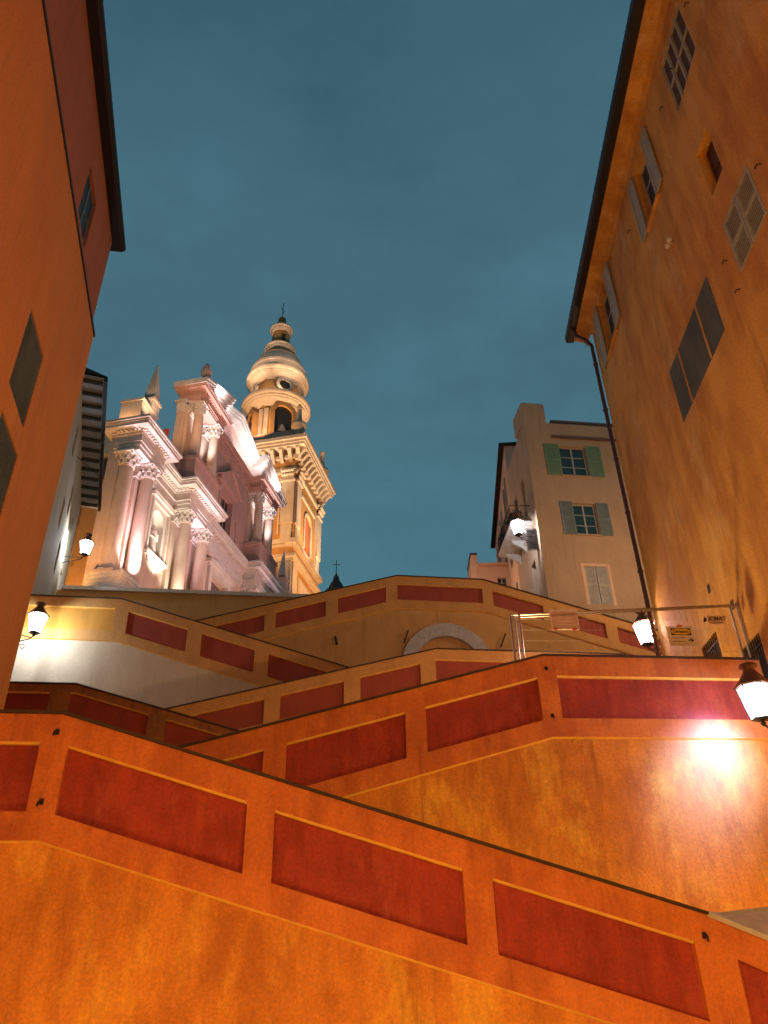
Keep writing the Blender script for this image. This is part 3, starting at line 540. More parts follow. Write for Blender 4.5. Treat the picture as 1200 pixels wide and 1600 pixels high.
# ------------------------------------------------------------------ beige house on the right and neighbours
FB = stair_frame(32.0); e_ = R(-3)
SB0 = 12.3; SB1 = 20.5
bh = thing('beige_house', 'plain beige house behind the right stairs with green and blue shutters', 'building', FB.w(15, -3, 8))
bw = [FB.rect([(873, 697), (914, 698), (920, 744), (880, 743)]), FB.rect([(894, 785), (931, 788), (936, 838), (902, 833)]), FB.rect([(913, 884), (950, 886), (958, 944), (921, 944)])]
ZB = 25.95
m = M(); holes_wall(m, FB, SB0, SB1, 8, ZB, bw, .22)
Cb = Vector(FB.w(SB0, 0, 0)); FBs = Fr(Cb, (math.sin(e_), math.cos(e_), 0), (-math.cos(e_), math.sin(e_), 0))
sw = [(1.6, 2.2, 21.0, 23.3), (1.5, 2.3, 15.6, 18.2), (3.4, 4.2, 21.2, 23.4)]
holes_wall(m, FBs, 0, 5.2, 8, ZB, sw, .22); m.quad(FBs.w(5.2, 0, 8), FBs.w(5.2, -8, 8), FBs.w(5.2, -8, ZB), FBs.w(5.2, 0, ZB)); m.quad(FB.w(SB0, 0, ZB), FB.w(SB1, 0, ZB), FB.w(SB1, -5.2, ZB), FBs.w(5.2, 0, ZB))
m.build('wall', BEIGE, bh)
for q in sw: casement(FBs, *q, .2, bh, WHITEW, DARK, 3)
m = M(); m.box(FB, SB0-.0, 13.6, -1.6, .004, ZB+.002, ZB+1.3); ch = m.build('chimney', BEIGE, bh); m = M(); m.box(FB, SB0+.1, 13.5, -1.5, -.1, ZB+1.302, ZB+1.40); m.box(FB, SB0+.3, 13.0, -1.1, -.4, ZB+1.40, ZB+1.55); m.build('chimney_cap', TILE, ch)
m = M(); m.box(FB, 14.0, SB1+.2, -.9, -.25, ZB+.002, ZB+.45); m.build('roof', TILE, bh)
m = M(); m.box(FB, 13.75, SB1, -.02, .14, ZB-1.02, ZB-.93); m.build('string_course', TILE, bh)
for q, sm in ((bw[0], GREENS), (bw[1], BLUES)):
    m = M(); m.box(FB, q[0], q[0]+.05, -.2, -.12, q[2], q[3]); m.build('window_frame', CTRIM, bh)
    casement(FB, *q, .20, bh, WHITEW, TEALG, 3); sill(FB, q[0], q[1], q[2], bh, BEIGE)
    wd = (q[1]-q[0])*.58
    shutter_leaf(FB, q[0]-wd, q[0]-.03, q[2]-.03, q[3]+.03, .03, sm, bh, True); shutter_leaf(FB, q[1]+.03, q[1]+wd, q[2]-.03, q[3]+.03, .03, sm, bh, True)
q = bw[2]; mid = (q[0]+q[1])/2
for a, b in ((q[0], mid-.02), (mid+.02, q[1])): shutter_leaf(FB, a, b, q[2], q[3], -.06, WHITEW, bh)
m = M(); m.box(FB, q[0], q[1], -.2, -.1, q[2], q[3]); m.build('dark_room', DARK, bh)
m = M(); t_ = .14
for s0, s1, z0, z1 in ((q[0]-t_, q[0], q[2]-.05, q[3]+t_), (q[1], q[1]+t_, q[2]-.05, q[3]+t_), (q[0], q[1], q[3], q[3]+t_)): m.box(FB, s0, s1, 0, .012, z0, z1)
m.build('painted_surround', PEACH, bh)
# balcony
m = M(); m.box(FBs, .9, 4.6, 0, 1.15, 20.0, 20.16); bal = m.build('balcony_slab', CTRIM, bh)
m = M()
for k in range(27): s = .95+k*.14; m.tube([FBs.w(s, 1.1, 20.16), FBs.w(s, 1.1, 21.1)], .012, 4)
m.tube([FBs.w(.93, .02, 21.1), FBs.w(.93, 1.1, 21.1), FBs.w(4.57, 1.1, 21.1), FBs.w(4.57, .02, 21.1)], .022, 5); m.build('railing', IRON, bal)
m = M()
for k in range(3): s = 1.2+k*1.5; m = M(); m.prism(Fr(FBs.w(s, 0, 0), FBs.n, FBs.d), [(0, 19.99), (.8, 19.99), (.7, 19.8), (.2, 19.55), (0, 19.3)], 0, .14); m.build('balcony_bracket', CTRIM, bal)
def leaves(m, c, r, n, sz=.07):
    for k in range(n):
        v = Vector((random.gauss(0, 1), random.gauss(0, 1), random.gauss(0, 1))).normalized()*r*random.uniform(.3, 1); p = Vector(c)+Vector((v.x, v.y, v.z*.8))
        a = Vector((random.uniform(-1, 1), random.uniform(-1, 1), random.uniform(-1, 1))).normalized()*sz; b = a.cross(Vector((random.uniform(-1, 1), random.uniform(-1, 1), random.uniform(-1, 1)))).normalized()*sz*.5
        m.quad(p-a, p+b, p+a, p-b)
for k, (s, hz, rr) in enumerate(((1.3, .75, .42), (2.3, .95, .5), (3.3, .7, .45), (4.2, .9, .5))):
    c = FBs.w(s, .75, 20.16); pt = thing('potted_plant', ['bushy dark plant at the near end of the balcony', 'tallest leafy plant near the middle of the balcony', 'low leafy plant beyond the tallest one on the balcony', 'leafy plant at the far end of the balcony'][k], 'plant', c, 'plants on the balcony')
    m = M(); m.lathe(c, [(.12, 0), (.18, .3), (.2, .32), (.17, .34)], 10); m.build('pot', TILE, pt)
    m = M(); leaves(m, (c[0], c[1], c[2]+hz*.75), rr, 260); m.build('foliage', LEAF, pt)
# street clock-like bracket sign by the lantern
m = M(); F_ = FBs
m.box(F_, .35, .38, .05, .55, 18.2, 19.3); m.tube([F_.w(.36, 0, 19.35), F_.w(.36, .6, 19.35)], .02, 5); m.tube([F_.w(.36, 0, 18.15), F_.w(.36, .6, 18.15)], .02, 5)
tag(m.build('wall_bracket', IRON), 'small ironwork bracket panel on the beige house corner below the bright lantern', 'bracket')
# pink house beyond
PC = (7.55, 38.75, 0); FP = Fr(PC, (math.sin(R(4)), math.cos(R(4)), 0), (-math.cos(R(4)), math.sin(R(4)), 0))
ph = thing('peach_house', 'tall narrow peach house beyond the beige one with thin dark eaves', 'building', FP.w(3, -3, 10)); zp = 28.2
m = M(); hp = [(a_h, a_h+.9, z_h, z_h+2.0) for a_h in (2.0, 6.0, 10.0) for z_h in (17.6, 21.4, 24.9)]
holes_wall(m, FP, 0, 13, 10, zp, hp, .2); m.quad(FP.w(0, 0, 10), FP.w(0, -6, 10), FP.w(0, -6, zp), FP.w(0, 0, zp)); m.quad(FP.w(13, 0, 10), FP.w(13, -6, 10), FP.w(13, -6, zp), FP.w(13, 0, zp)); m.build('wall', PEACH, ph)
for q in hp: casement(FP, *q, .18, ph, SHUT, DARK, 2); shutter_leaf(FP, q[0]-.45, q[0]-.02, q[2], q[3], .03, SHUT, ph, False); shutter_leaf(FP, q[1]+.02, q[1]+.45, q[2], q[3], .03, SHUT, ph, False)
m = M(); m.box(FP, -.2, 13.3, -6, .33, zp+.002, zp+.14); m.build('roof', GUT, ph)
# low houses at the horizon
pA = at(740, 905, 44); FQ = Fr((pA[0], pA[1], 0), (1, 0, 0), (0, -1, 0)); k_ = 44/ray(740, 905).y/FPX*1.0
lh = thing('low_house', 'small pink house with cornice and one small window beyond the uppermost wall', 'building', FQ.w(1, -1, 14))
zz = pA[2]; m = M(); holes_wall(m, FQ, .35, 2.6, 12, zz+.95, [(1.5, 2.1, zz-.6, zz+.1)], .15); m.box(FQ, .35, 2.6, -3, -.3, 12, zz+.9)
m.build('wall', PEACH, lh); m = M(); m.box(FQ, .25, 2.7, -3.2, .12, zz+.952, zz+1.10); n = 14
for k in range(n): m.box(FQ, .35+k*.16, .43+k*.16, -.02, .08, zz+.82, zz+.95)
m.build('cornice', PEACH, lh); casement(FQ, 1.5, 2.1, zz-.6, zz+.1, .14, lh, SHUT, DARK, 2)
m = M(); m.prism(FQ, [(-.15, 13), (-.15, zz+.9), (-.05, zz+1.75), (.34, zz+1.75), (.34, 13)], -2.2, 0.0); m.build('gable_wall', PEACH, lh)
m = M(); m.box(FQ, -.1, .36, -2.3, .05, zz+1.752, zz+1.86); m.build('roof', GUT, lh)
# dark chapel lantern far away
p = at(525, 925, 60); m = M(); m.lathe((p[0], p[1], 14), [(1.0, 0), (1.0, p[2]-14), (.75, p[2]-13.8), (.55, p[2]-13.3), (.30, p[2]-12.9), (.24, p[2]-12.6), (.08, p[2]-12.3), (.03, p[2]-12.1)], 10)
cp_ = thing('chapel_cupola', 'small dark cupola with a cross behind the uppermost wall', 'cupola', (p[0], p[1], 14)); m.build('dome', SKYBLK, cp_, smooth=True)
m = M(); zc = p[2]+1.8; m.tube([(p[0], p[1], zc), (p[0], p[1], zc+1.3)], .035, 5); m.tube([(p[0]-.35, p[1], zc+.85), (p[0]+.35, p[1], zc+.85)], .035, 5); m.build('cross', SKYBLK, cp_)
# ------------------------------------------------------------------ the basilica
g_ = R(11.5); CC = ray(187, 893); CC = CC*(40/CC.y)
FC = Fr(CC, (math.sin(g_), math.cos(g_), 0), (math.cos(g_), -math.sin(g_), 0))
ZG = 15.0
chu = thing('basilica', 'floodlit baroque church facade in rose and white with paired columns and pediment', 'church', FC.w(16, -4, ZG))
def cornice(m, F, s0, s1, ob, of, z0, z1, proj, dent=True, ends=(1, 1), back=0):
    """stacked mouldings growing outwards; of = wall front, ob = back"""
    h = z1-z0
    tiers = [(0, .20, .10), (.20, .34, .22), (.34, .62, .82), (.62, .80, .88), (.80, 1.0, 1.0)]
    for a, b, k in tiers:
        p = proj*k; m.box(F, s0-p*ends[0], s1+p*ends[1], ob-p*back, of+p, z0+h*a, z0+h*b-.004)
    if dent:
        n = int((s1-s0+.3)/.30)
        for k in range(n+1):
            s = s0-.12*ends[0]+k*.30; m.box(F, s, s+.16, of+proj*.2, of+proj*.45, z0+h*.20, z0+h*.335)
        if ends[0]:
            k = 0
            while of-k*.30-.16 > ob+.05 and k < 20: m.box(F, s0-proj*.45, s0-proj*.2, of-k*.30-.16, of-k*.30, z0+h*.20, z0+h*.335); k += 1
def entab(m, F, s0, s1, ob, of, z0, z1, proj, ends=(1, 1), dent=True, back=0):
    h = z1-z0
    m.box(F, s0, s1, ob, of, z0, z0+h*.16-.003); m.box(F, s0-.05*ends[0], s1+.05*ends[1], ob, of+.05, z0+h*.16, z0+h*.30-.003); m.box(F, s0-.11*ends[0], s1+.11*ends[1], ob, of+.11, z0+h*.30, z0+h*.35-.003)
    m.box(F, s0, s1, ob, of+.01, z0+h*.35, z0+h*.60-.003); cornice(m, F, s0, s1, ob, of, z0+h*.60, z1, proj, dent, ends, back)
def capital(m, F, s, o, z0, z1, r, half=False):
    c = F.w(s, o, z0); h = z1-z0
    m.lathe(c, [(r*1.0, -.05), (r*1.12, 0), (r*.95, .04), (r*1.02, h*.35), (r*1.12, h*.6), (r*1.38, h*.84)], 16)
    for ring, (zz, rr, sz, n) in enumerate(((.06, 1.02, .30, 8), (.36, 1.10, .32, 8))):
        for k in range(n):
            a = 2*PI*k/n+ring*PI/n; ca, sa = math.cos(a), math.sin(a); tx, ty = -sa, ca; w = r*.30
            def P(rad, t, z): return (c[0]+ca*rad+tx*t, c[1]+sa*rad+ty*t, c[2]+z)
            r0 = r*rr
            m.hexa([P(r0-.03, -w, h*zz), P(r0-.03, w, h*zz), P(r0+.05, w, h*zz), P(r0+.05, -w, h*zz), P(r0+.02, -w*.8, h*(zz+.26)), P(r0+.02, w*.8, h*(zz+.26)), P(r0+r*.22, w*.5, h*(zz+.30)), P(r0+r*.22, -w*.5, h*(zz+.30))])
    q = r*1.42; m.slab(F, [(s-q, o-q), (s+q, o-q), (s+q, o+q), (s-q, o+q)], z0+h*.86, z1-.005)
    for dx, dy in ((1, 1), (1, -1), (-1, 1), (-1, -1)):
        v = F.w(s+dx*q*.80, o+dy*q*.80, z0+h*.70); m.lathe((v[0], v[1], v[2]-.08*h), [(.02, 0), (.06, .03*h), (.085, .1*h), (.07, .18*h), (.02, .22*h)], 8)
def column(F, s, o, z0, z1, zc, r, mt, parent, lab=None):
    m = M(); c = F.w(s, o, z0); H = z1-z0
    m.slab(F, [(s-r*1.4, o-r*1.4), (s+r*1.4, o-r*1.4), (s+r*1.4, o+r*1.4), (s-r*1.4, o+r*1.4)], z0, z0+.16)
    prof = [(r*1.35, .162), (r*1.4, .24), (r*1.3, .33), (r*1.1, .38), (r*1.18, .44), (r*1.1, .5), (r*1.0, .55)]
    for k in range(1, 9): t = k/8; prof.append((r*(1.0-.13*t**1.6), .55+(H-.62)*t))
    prof += [(r*.95, H-.05), (r*.95, H)]
    m.lathe(c, prof, 24); o_ = m.build('column', mt, parent, smooth=True, label=lab)
    m = M(); capital(m, F, s, o, z1+.05, zc, r*.9); m.build('capital', CTRIM, o_)
    return o_
def pilaster(F, s0, s1, ob, of, z0, z1, zc, mt, parent):
    m = M(); m.box(F, s0, s1, ob, of, z0, z1-.003); m.box(F, s0-.08, s1+.08, ob, of+.08, z0, z0+.5)
    o_ = m.build('pilaster', mt, parent)
    m = M(); h = zc-z1; m.box(F, s0-.05, s1+.05, ob, of+.05, z1, z1+.09); m.box(F, s0+.0, s1-.0, ob, of+.02, z1+.09, z1+h*.8)
    n = max(2, int((s1-s0)/.22))
    for k in range(n):
        a = s0+(s1-s0)*k/n; w = (s1-s0)/n
        for zz in (.12, .42): m.hexa([F.w(a+.02, of+.04, z1+h*zz), F.w(a+w-.02, of+.04, z1+h*zz), F.w(a+w-.02, of, z1+h*zz), F.w(a+.02, of, z1+h*zz), F.w(a+.03, of+.20, z1+h*(zz+.28)), F.w(a+w-.03, of+.20, z1+h*(zz+.28)), F.w(a+w-.03, of, z1+h*(zz+.28)), F.w(a+.03, of, z1+h*(zz+.28))])
    m.box(F, s0-.2, s1+.2, ob, of+.2, z1+h*.82, zc-.004); m.build('capital', CTRIM, o_)
Z1, ZS, ZCAP, ZK = 20.55, 28.3, 29.3, 31.4      # plinth top, shaft top, capital top, cornice top
WL = -1.2
# walls of the lower order and the nave behind
m = M(); holes_wall(m, FC, -.3, 32.3, ZG, 31.0, [(4.45, 6.75, 24.75, 28.55), (25.2, 27.5, 24.75, 28.55), (14.2, 17.4, ZG+.1, 27.9)], .7, WL)
m.box(FC, -.28, 32.28, -2.1, -1.92, ZG, 30.95)
m.box(FC, -.28, .25, -1.95, WL-.003, ZG, 30.95); m.box(FC, 31.7, 32.28, -1.95, WL-.003, ZG, 30.95)
m.build('facade_wall', CHURCH, chu)
m = M(); m.box(FC, 1.6, 33, -34, -2.3, ZG, 28.8); m.build('nave_wall', TOWO, chu)
m = M(); m.box(FC, 1.2, 33, -34.2, -4.504, 28.8, 29.15); m.box(FC, .9, 33, -34.3, -4.506, 29.152, 29.5); m.prism(Fr(FC.w(1.2, 0, 0), -FC.n, FC.d), [(4.6, 29.5), (34, 29.5), (30, 31.2), (8, 31.2)], 0, 32); m.build('nave_roof', TILE, chu)
m = M()
for k in range(18): m.box(FC, .95, 1.55, -8-k*.9, -7.55-k*.9, 28.3, 28.79)
m.build('nave_brackets', TOWC, chu)
# side pieces: white block and rounded stair house to the left of the facade
m = M(); m.box(FC, -2.3, 1.4, -9.4, -5.2, ZG, 20.7); m.prism(Fr(FC.w(-2.5, 0, 0), -FC.n, FC.d), [(5.0, 20.71), (9.6, 20.71), (9.6, 20.9), (5.0, 20.9)], 0, 4); m.build('sacristy', CTRIM, chu)
# plinths
m = M()
def plinth(s0, s1, ob, of):
    m = M()
    m.box(FC, s0-.12, s1+.12, ob, of+.12, ZG, ZG+.8); m.box(FC, s0, s1, ob, of, ZG+.8, Z1-.45); m.box(FC, s0-.08, s1+.08, ob, of+.08, Z1-.45, Z1-.25); m.box(FC, s0-.16, s1+.16, ob, of+.16, Z1-.25, Z1-.004); m.build('plinth', CTRIM, chu)
plinth(-.35, 2.6, -1.9, .35); plinth(29.4, 32.4, -1.9, .35); plinth(6.9, 11.4, WL, .35); plinth(20.2, 24.8, WL, .35)
# corner blocks
for s0, s1 in ((-.3, 2.6), (29.4, 32.3)):
    m = M(); m.box(FC, s0+.1, s1-.1, -1.85, -1.0, Z1, ZCAP-.01); m.build('corner_pier', CHURCH, chu)
column(FC, .1, -.9, Z1, ZS, ZCAP, .52, CHURCH, chu); column(FC, 1.75, -.3, Z1, ZS, ZCAP, .46, CHURCH, chu); column(FC, 30.3, -.3, Z1, ZS, ZCAP, .46, CHURCH, chu)
pilaster(FC, 1.15, 2.35, -1.0, -.78, Z1, ZS, ZCAP, CHURCH, chu); pilaster(FC, 29.7, 30.9, -1.0, -.78, Z1, ZS, ZCAP, CHURCH, chu)
for s in (7.65, 10.55, 21.05, 23.95): column(FC, s, -.3, Z1, ZS, ZCAP, .46, CHURCH, chu)
for s0, s1 in ((7.05, 8.25), (9.95, 11.15), (20.45, 21.65), (23.35, 24.55)): pilaster(FC, s0, s1, WL+.01, -.95, Z1, ZS, ZCAP, CHURCH, chu)
# lower entablature
m = M()
for s0, s1, of in ((-.3, 2.9, .05), (7.0, 11.2, .08), (20.4, 24.6, .08), (29.1, 32.3, .05)): entab(m, FC, s0, s1, -1.85 if s0 in (-.3, 29.1) else -1.3, of, ZCAP, ZK, .85, back=1 if s0 in (-.3, 29.1) else 0)
for s0, s1 in ((2.9, 7.0), (11.2, 20.4), (24.6, 29.1)): entab(m, FC, s0, s1, -1.3, -1.05, ZCAP+.012, ZK-.01, .80, (0, 0))
m.build('lower_entablature', CTRIM, chu)
# niches with statues
for s0 in (4.45, 25.2):
    s1 = s0+2.3; c = s0+1.15; z0, z1 = 24.75, 28.55
    ni = M(); ni.box(FC, s0-.02, s1+.02, WL-.72, WL-.70, z0-.02, z1+.02)
    k = 16; zc_ = z1-1.1; arc = [(c+.85*math.cos(PI*q/k), zc_+.85*math.sin(PI*q/k)) for q in range(k+1)]
    for a, b in zip(arc, arc[1:]):
        ni.quad(FC.w(a[0], WL-.12, a[1]), FC.w(b[0], WL-.12, b[1]), FC.w(b[0], WL-.12, z1), FC.w(a[0], WL-.12, z1)); ni.quad(FC.w(a[0], WL-.12, a[1]), FC.w(b[0], WL-.12, b[1]), FC.w(b[0], WL-.7, b[1]), FC.w(a[0], WL-.7, a[1]))
    for a, b, e_ in ((s0, c-.85, c-.85), (c+.85, s1, c+.85)):
        ni.quad(FC.w(a, WL-.12, z0), FC.w(b, WL-.12, z0), FC.w(b, WL-.12, z1), FC.w(a, WL-.12, z1)); ni.quad(FC.w(e_, WL-.12, z0), FC.w(e_, WL-.7, z0), FC.w(e_, WL-.7, zc_), FC.w(e_, WL-.12, zc_))
    nb = ni.build('niche', CTRIM, chu)
    m = M(); f = .16
    for a, b, cz, d in ((s0-f, s0, z0-.1, z1+f), (s1, s1+f, z0-.1, z1+f), (s0, s1, z1, z1+f)): m.box(FC, a, b, WL, WL+.1, cz, d)
    cornice(m, FC, s0-f, s1+f, WL, WL+.05, z1+f+.005, z1+f+.42, .28, False); m.box(FC, s0-f-.12, s1+f+.12, WL-.1, WL+.26, z0-.24, z0-.05); m.box(FC, s0-f, s1+f, WL-.1, WL+.16, z0-.36, z0-.25)
    m.prism(FC, [(s0+.1, z0-.37), (s0+.25, z0-.8), (c-.3, z0-1.05), (c, z0-1.35), (c+.3, z0-1.05), (s1-.25, z0-.8), (s1-.1, z0-.37)], WL, WL+.09); m.build('niche_frame', CTRIM, nb)
    p = FC.w(c, WL-.38, z0); m = M(); m.lathe(p, [(.42, 0), (.42, .2), (.36, .25)], 10)
    m.lathe(p, [(.34, .25), (.38, .5), (.30, 1.0), (.27, 1.35), (.33, 1.7), (.30, 1.95), (.13, 2.08), (.09, 2.14), (.13, 2.2), (.155, 2.32), (.12, 2.46), (.03, 2.52)], 14)
    for sg in (-1, 1): a = Vector(FC.w(c+sg*.30, WL-.36, z0+1.9)); b = Vector(FC.w(c+sg*.42, WL-.25, z0+1.45)); d = Vector(FC.w(c+sg*.1, WL-.05, z0+1.55+.2*sg)); m.tube([a, b, d], [.11, .09, .05], 8)
    m.build('statue', CTRIM, nb, smooth=True)
# central portal
m = M(); m.box(FC, 14.2, 17.4, WL-.68, WL-.6, ZG+.1, 27.9); m.build('portal_door', TILE, chu)
m = M()
for a, b in ((13.7, 14.2), (17.4, 17.9)): m.box(FC, a, b, WL, WL+.25, ZG, 27.9)
m.box(FC, 13.7, 17.9, WL, WL+.25, 27.902, 28.2); cornice(m, FC, 13.6, 18.0, WL, WL+.2, 28.2, 28.6, .35, False); m.prism(FC, [(13.3, 28.61), (18.3, 28.61), (15.8, 29.25)], WL, WL+.4); m.build('portal_frame', CTRIM, chu)
# attic of the wings with concave sweep
for s_, sg in ((0, 1), (32.0, -1)):
    X = lambda s: s_+sg*s
    m = M(); poly = [(X(0), ZK+.02), (X(2.0), 33.3), (X(2.4), 33.3)]+[(X(2.4+(4.4*t)), 33.4-1.55*math.sin(t*PI/2)) for t in (.15, .3, .45, .6, .8, 1)]+[(X(7.2), ZK+.02)]
    m.prism(FC, poly, -1.2, -.6); m.box(FC, min(X(.0), X(2.1)), max(X(.0), X(2.1)), -2.1, -.55, ZK+.02, 33.75); m.box(FC, min(X(-.08), X(2.2)), max(X(-.08), X(2.2)), -2.18, -.47, 33.752, 33.92)
    m.box(FC, min(X(1.2), X(2.1)), max(X(1.2), X(2.1)), -1.4, -.5, 33.922, 34.7); m.box(FC, min(X(1.1), X(2.2)), max(X(1.1), X(2.2)), -1.5, -.4, 34.702, 34.9); m.build('attic', CTRIM if sg > 0 else CHURCH, chu)
    c = FC.w(X(1.65), -.95, 34.9); m = M(); m.lathe(c, [(.18, 0), (.3, .12), (.2, .24), (.56, .26), (.46, 1.0), (.07, 3.3), (.01, 3.5)], 4, PI/4-g_); m.build('obelisk', TOWC, chu)
# wings' roof stub seen between attic and upper order
m = M(); m.box(FC, 2.2, 7.0, -8, -2.5, ZK, 33.6); m.box(FC, 2.0, 7.2, -8.2, -2.3, 33.602, 33.85); m.build('side_chapel_wall', TOWC, chu)
m = M()
for k in range(12): m.tube([FC.w(1.9+k*.44, -8.2, 33.95), FC.w(1.9+k*.44, -2.2, 33.95)], .14, 6)
m.build('side_chapel_roof', TILE, chu)
m = M(); pl = [(6.2, 31.45), (6.2, 36.2), (5.2, 35.2), (4.2, 33.6), (3.4, 32.4), (3.0, 31.45)]; m.prism(FC, pl, -2.7, -1.9); m.build('buttress_scroll', REDP, chu)
# upper order
U0_, US, UC, UK = 33.75, 38.1, 39.2, 40.5
m = M(); holes_wall(m, FC, 7.0, 24.6, ZK, 40.3, [(13.9, 17.7, 32.4, 36.6)], .5, WL); m.box(FC, 6.9, 24.7, -1.9, -1.72, ZK, 40.3); m.box(FC, 6.9, 7.1, -1.75, WL-.01, ZK, 40.3); m.box(FC, 24.5, 24.7, -1.75, WL-.01, ZK, 40.3); m.build('upper_wall', CROSE, chu)
m = M()
for s0, s1 in ((6.75, 11.2), (20.4, 24.85)):
    m = M()
    m.box(FC, s0, s1, -1.25, .30, ZK+.02, U0_-.3); m.box(FC, s0-.1, s1+.1, -1.25, .40, U0_-.3, U0_-.01); m.box(FC, s0-.08, s1+.08, -1.25, .38, ZK+.02, ZK+.4); m.build('upper_pedestal', CROSE, chu)
for s in (7.5, 10.5, 21.1, 23.9): column(FC, s, -.3, U0_, US, UC, .42, CHURCH, chu)
for s0, s1 in ((6.95, 8.05), (9.95, 11.05), (20.55, 21.65), (23.35, 24.45)): pilaster(FC, s0, s1, WL+.01, -.92, U0_, US, UC, CHURCH, chu)
FS = Fr(FC.w(6.9, 0, 0), -FC.n, -FC.d); pilaster(FS, 1.15, 1.8, -.1, .25, U0_, US, UC, CHURCH, chu)
m = M(); m.box(FS, 1.0, 1.95, -.1, .35, ZK+.02, U0_-.01); m.build('side_pedestal', CROSE, chu)
m = M()
for s0, s1 in ((6.85, 11.2), (20.4, 24.75)): entab(m, FC, s0, s1, -1.6, .02, UC, UK, .60, back=1)
entab(m, FC, 11.2, 20.4, -1.3, -1.05, UC+.01, UK-.01, .5, (0, 0)); m.build('upper_entablature', CROSE, chu)
# pediment: raking mouldings, forward over the paired columns
AP = (15.8, 44.3)
def zr(s): return UK+.05+(AP[1]-UK)*(1-abs(s-AP[0])/(AP[0]-6.1))
m = M()
def rake(s0, s1, of, ob, e0=0):
    for a, b, p in ((0, .22, 1.0), (-.24, 0, .86), (-.55, -.24, .66), (-.72, -.55, .25), (-.95, -.72, .1)):
        t0 = max(s0, 6.1-b/.39) if b < -.1 else s0; t1 = min(s1, 25.5+b/.39) if b < -.1 else s1
        m.prism(FC, [(t0, zr(t0)+a), (t1, zr(t1)+a), (t1, zr(t1)+b-.003), (t0, zr(t0)+b-.003)], ob, of+.75*p)
rake(6.1, 11.6, .05, -2.1); rake(20.0, 25.5, .05, -2.1); rake(11.6, 15.8, -.95, -2.4); rake(15.8, 20.0, -.95, -2.4); m.build('pediment_cornice', CTRIM, chu)
m = M(); m.prism(FC, [(7.2, UK), (24.4, UK), (15.8, AP[1]-.6)], -2.2, -1.2); m.build('tympanum', CROSE, chu)
m = M(); m.prism(FC, [(6.9, UK), (11.2, UK), (11.2, zr(11.2)-.8), (6.9, zr(6.9)-.0)], -1.9, 0.0); m.build('pediment_block', CTRIM, chu); m = M(); m.prism(FC, [(20.4, UK), (24.7, UK), (24.7, zr(24.7)), (20.4, zr(20.4)-.8)], -1.9, 0.0); m.build('pediment_block', CTRIM, chu)
# finials of the pediment
c = FC.w(7.0, .1, 41.2); m = M(); m.box(FC, 6.65, 7.35, -.3, .45, 40.75, 41.3); m.lathe((c[0], c[1], 41.3), [(.14, 0), (.12, .2), (.36, .42), (.46, .8), (.40, 1.0), (.22, 1.12), (.32, 1.22), (.30, 1.3), (.16, 1.5), (.05, 1.75)], 14); m.build('urn_finial', CHURCH, chu, smooth=True)
c = FC.w(15.8, -2.0, 44.4); m = M(); m.tube([c, (c[0], c[1], c[2]+2.6)], .05, 5); m.tube([FC.w(15.3, -2, 46.3), FC.w(16.3, -2, 46.3)], .05, 5); m.tube([FC.w(15.5, -2, 46.0), FC.w(16.1, -2, 46.6)], .03, 5); m.tube([FC.w(15.5, -2, 46.6), FC.w(16.1, -2, 46.0)], .03, 5); m.build('iron_cross', IRON, chu)
# upper window with its pedimented frame
m = M(); m.box(FC, 13.9, 17.7, WL-.5, WL-.45, 32.4, 36.6); wd = m.build('facade_window', CROSE, chu)
m = M(); m.box(FC, 14.6, 17.0, WL-.45, WL-.40, 32.0, 35.8); m.build('pane', DARK, wd)
m = M()
for a, b in ((14.2, 14.6), (17.0, 17.4)): m.box(FC, a, b, WL-.45, WL+.12, 31.5, 35.9)
for k in range(1, 4): m.box(FC, 14.6+.6*k-.03, 14.6+.6*k+.03, WL-.40, WL-.36, 32, 35.8)
m.box(FC, 14.2, 17.4, WL-.45, WL+.10, 35.902, 36.3); cornice(m, FC, 14.0, 17.6, WL-.3, WL+.1, 36.3, 36.75, .3, False); m.prism(FC, [(13.6, 36.76), (18.0, 36.76), (15.8, 38.3)], WL-.1, WL+.32); m.prism(FC, [(13.45, 36.76), (13.7, 36.76), (15.8, 38.28), (17.9, 36.76), (18.15, 36.76), (15.8, 38.58)], WL-.1, WL+.5); m.build('window_frame', CROSE, wd)
m = M()
for a, b in ((12.6, 13.3), (18.3, 19.0)): m = M(); m.box(FC, a-.1, b+.1, WL, WL+.12, 31.5, 34.6); m.box(FC, a, b, WL+.12, WL+.14, 32, 34.0); m.build('side_panel', CROSE, wd)

# ------------------------------------------------------------------ bell tower
TC = (38.1, -5.95); HB = 4.85
tow = thing('bell_tower', 'tall ochre bell tower with round tiers, white cornices and a lantern top', 'tower', FC.w(TC[0], TC[1], ZG))
FT2 = Fr(FC.w(TC[0], TC[1], 0), FC.d, FC.n)
faces = [Fr(Vector(FC.w(TC[0], TC[1], 0))+v*HB, u, v) for v, u in ((FC.n, FC.d), (-FC.d, FC.n), (-FC.n, -FC.d), (FC.d, -FC.n))]
ZT = 54.2
m = M()
for F in faces: holes_wall(m, F, -HB, HB, ZG, 53.2, [(-1.15, 1.15, 42.0, 46.8)], .5)
m.build('shaft_wall', TOWO, tow)
def ring(m, hw, z0, z1): m.slab(FT2, [(-hw, -hw), (hw, -hw), (hw, hw), (-hw, hw)], z0, z1-.004)
m = M(); ring(m, HB+.18, 38.5, 38.9); ring(m, HB+.45, 38.9, 39.25); ring(m, HB+.10, 40.3, 40.6); ring(m, HB+.42, 40.6, 41.15); m.build('belt_course', TOWC, tow); m = M()
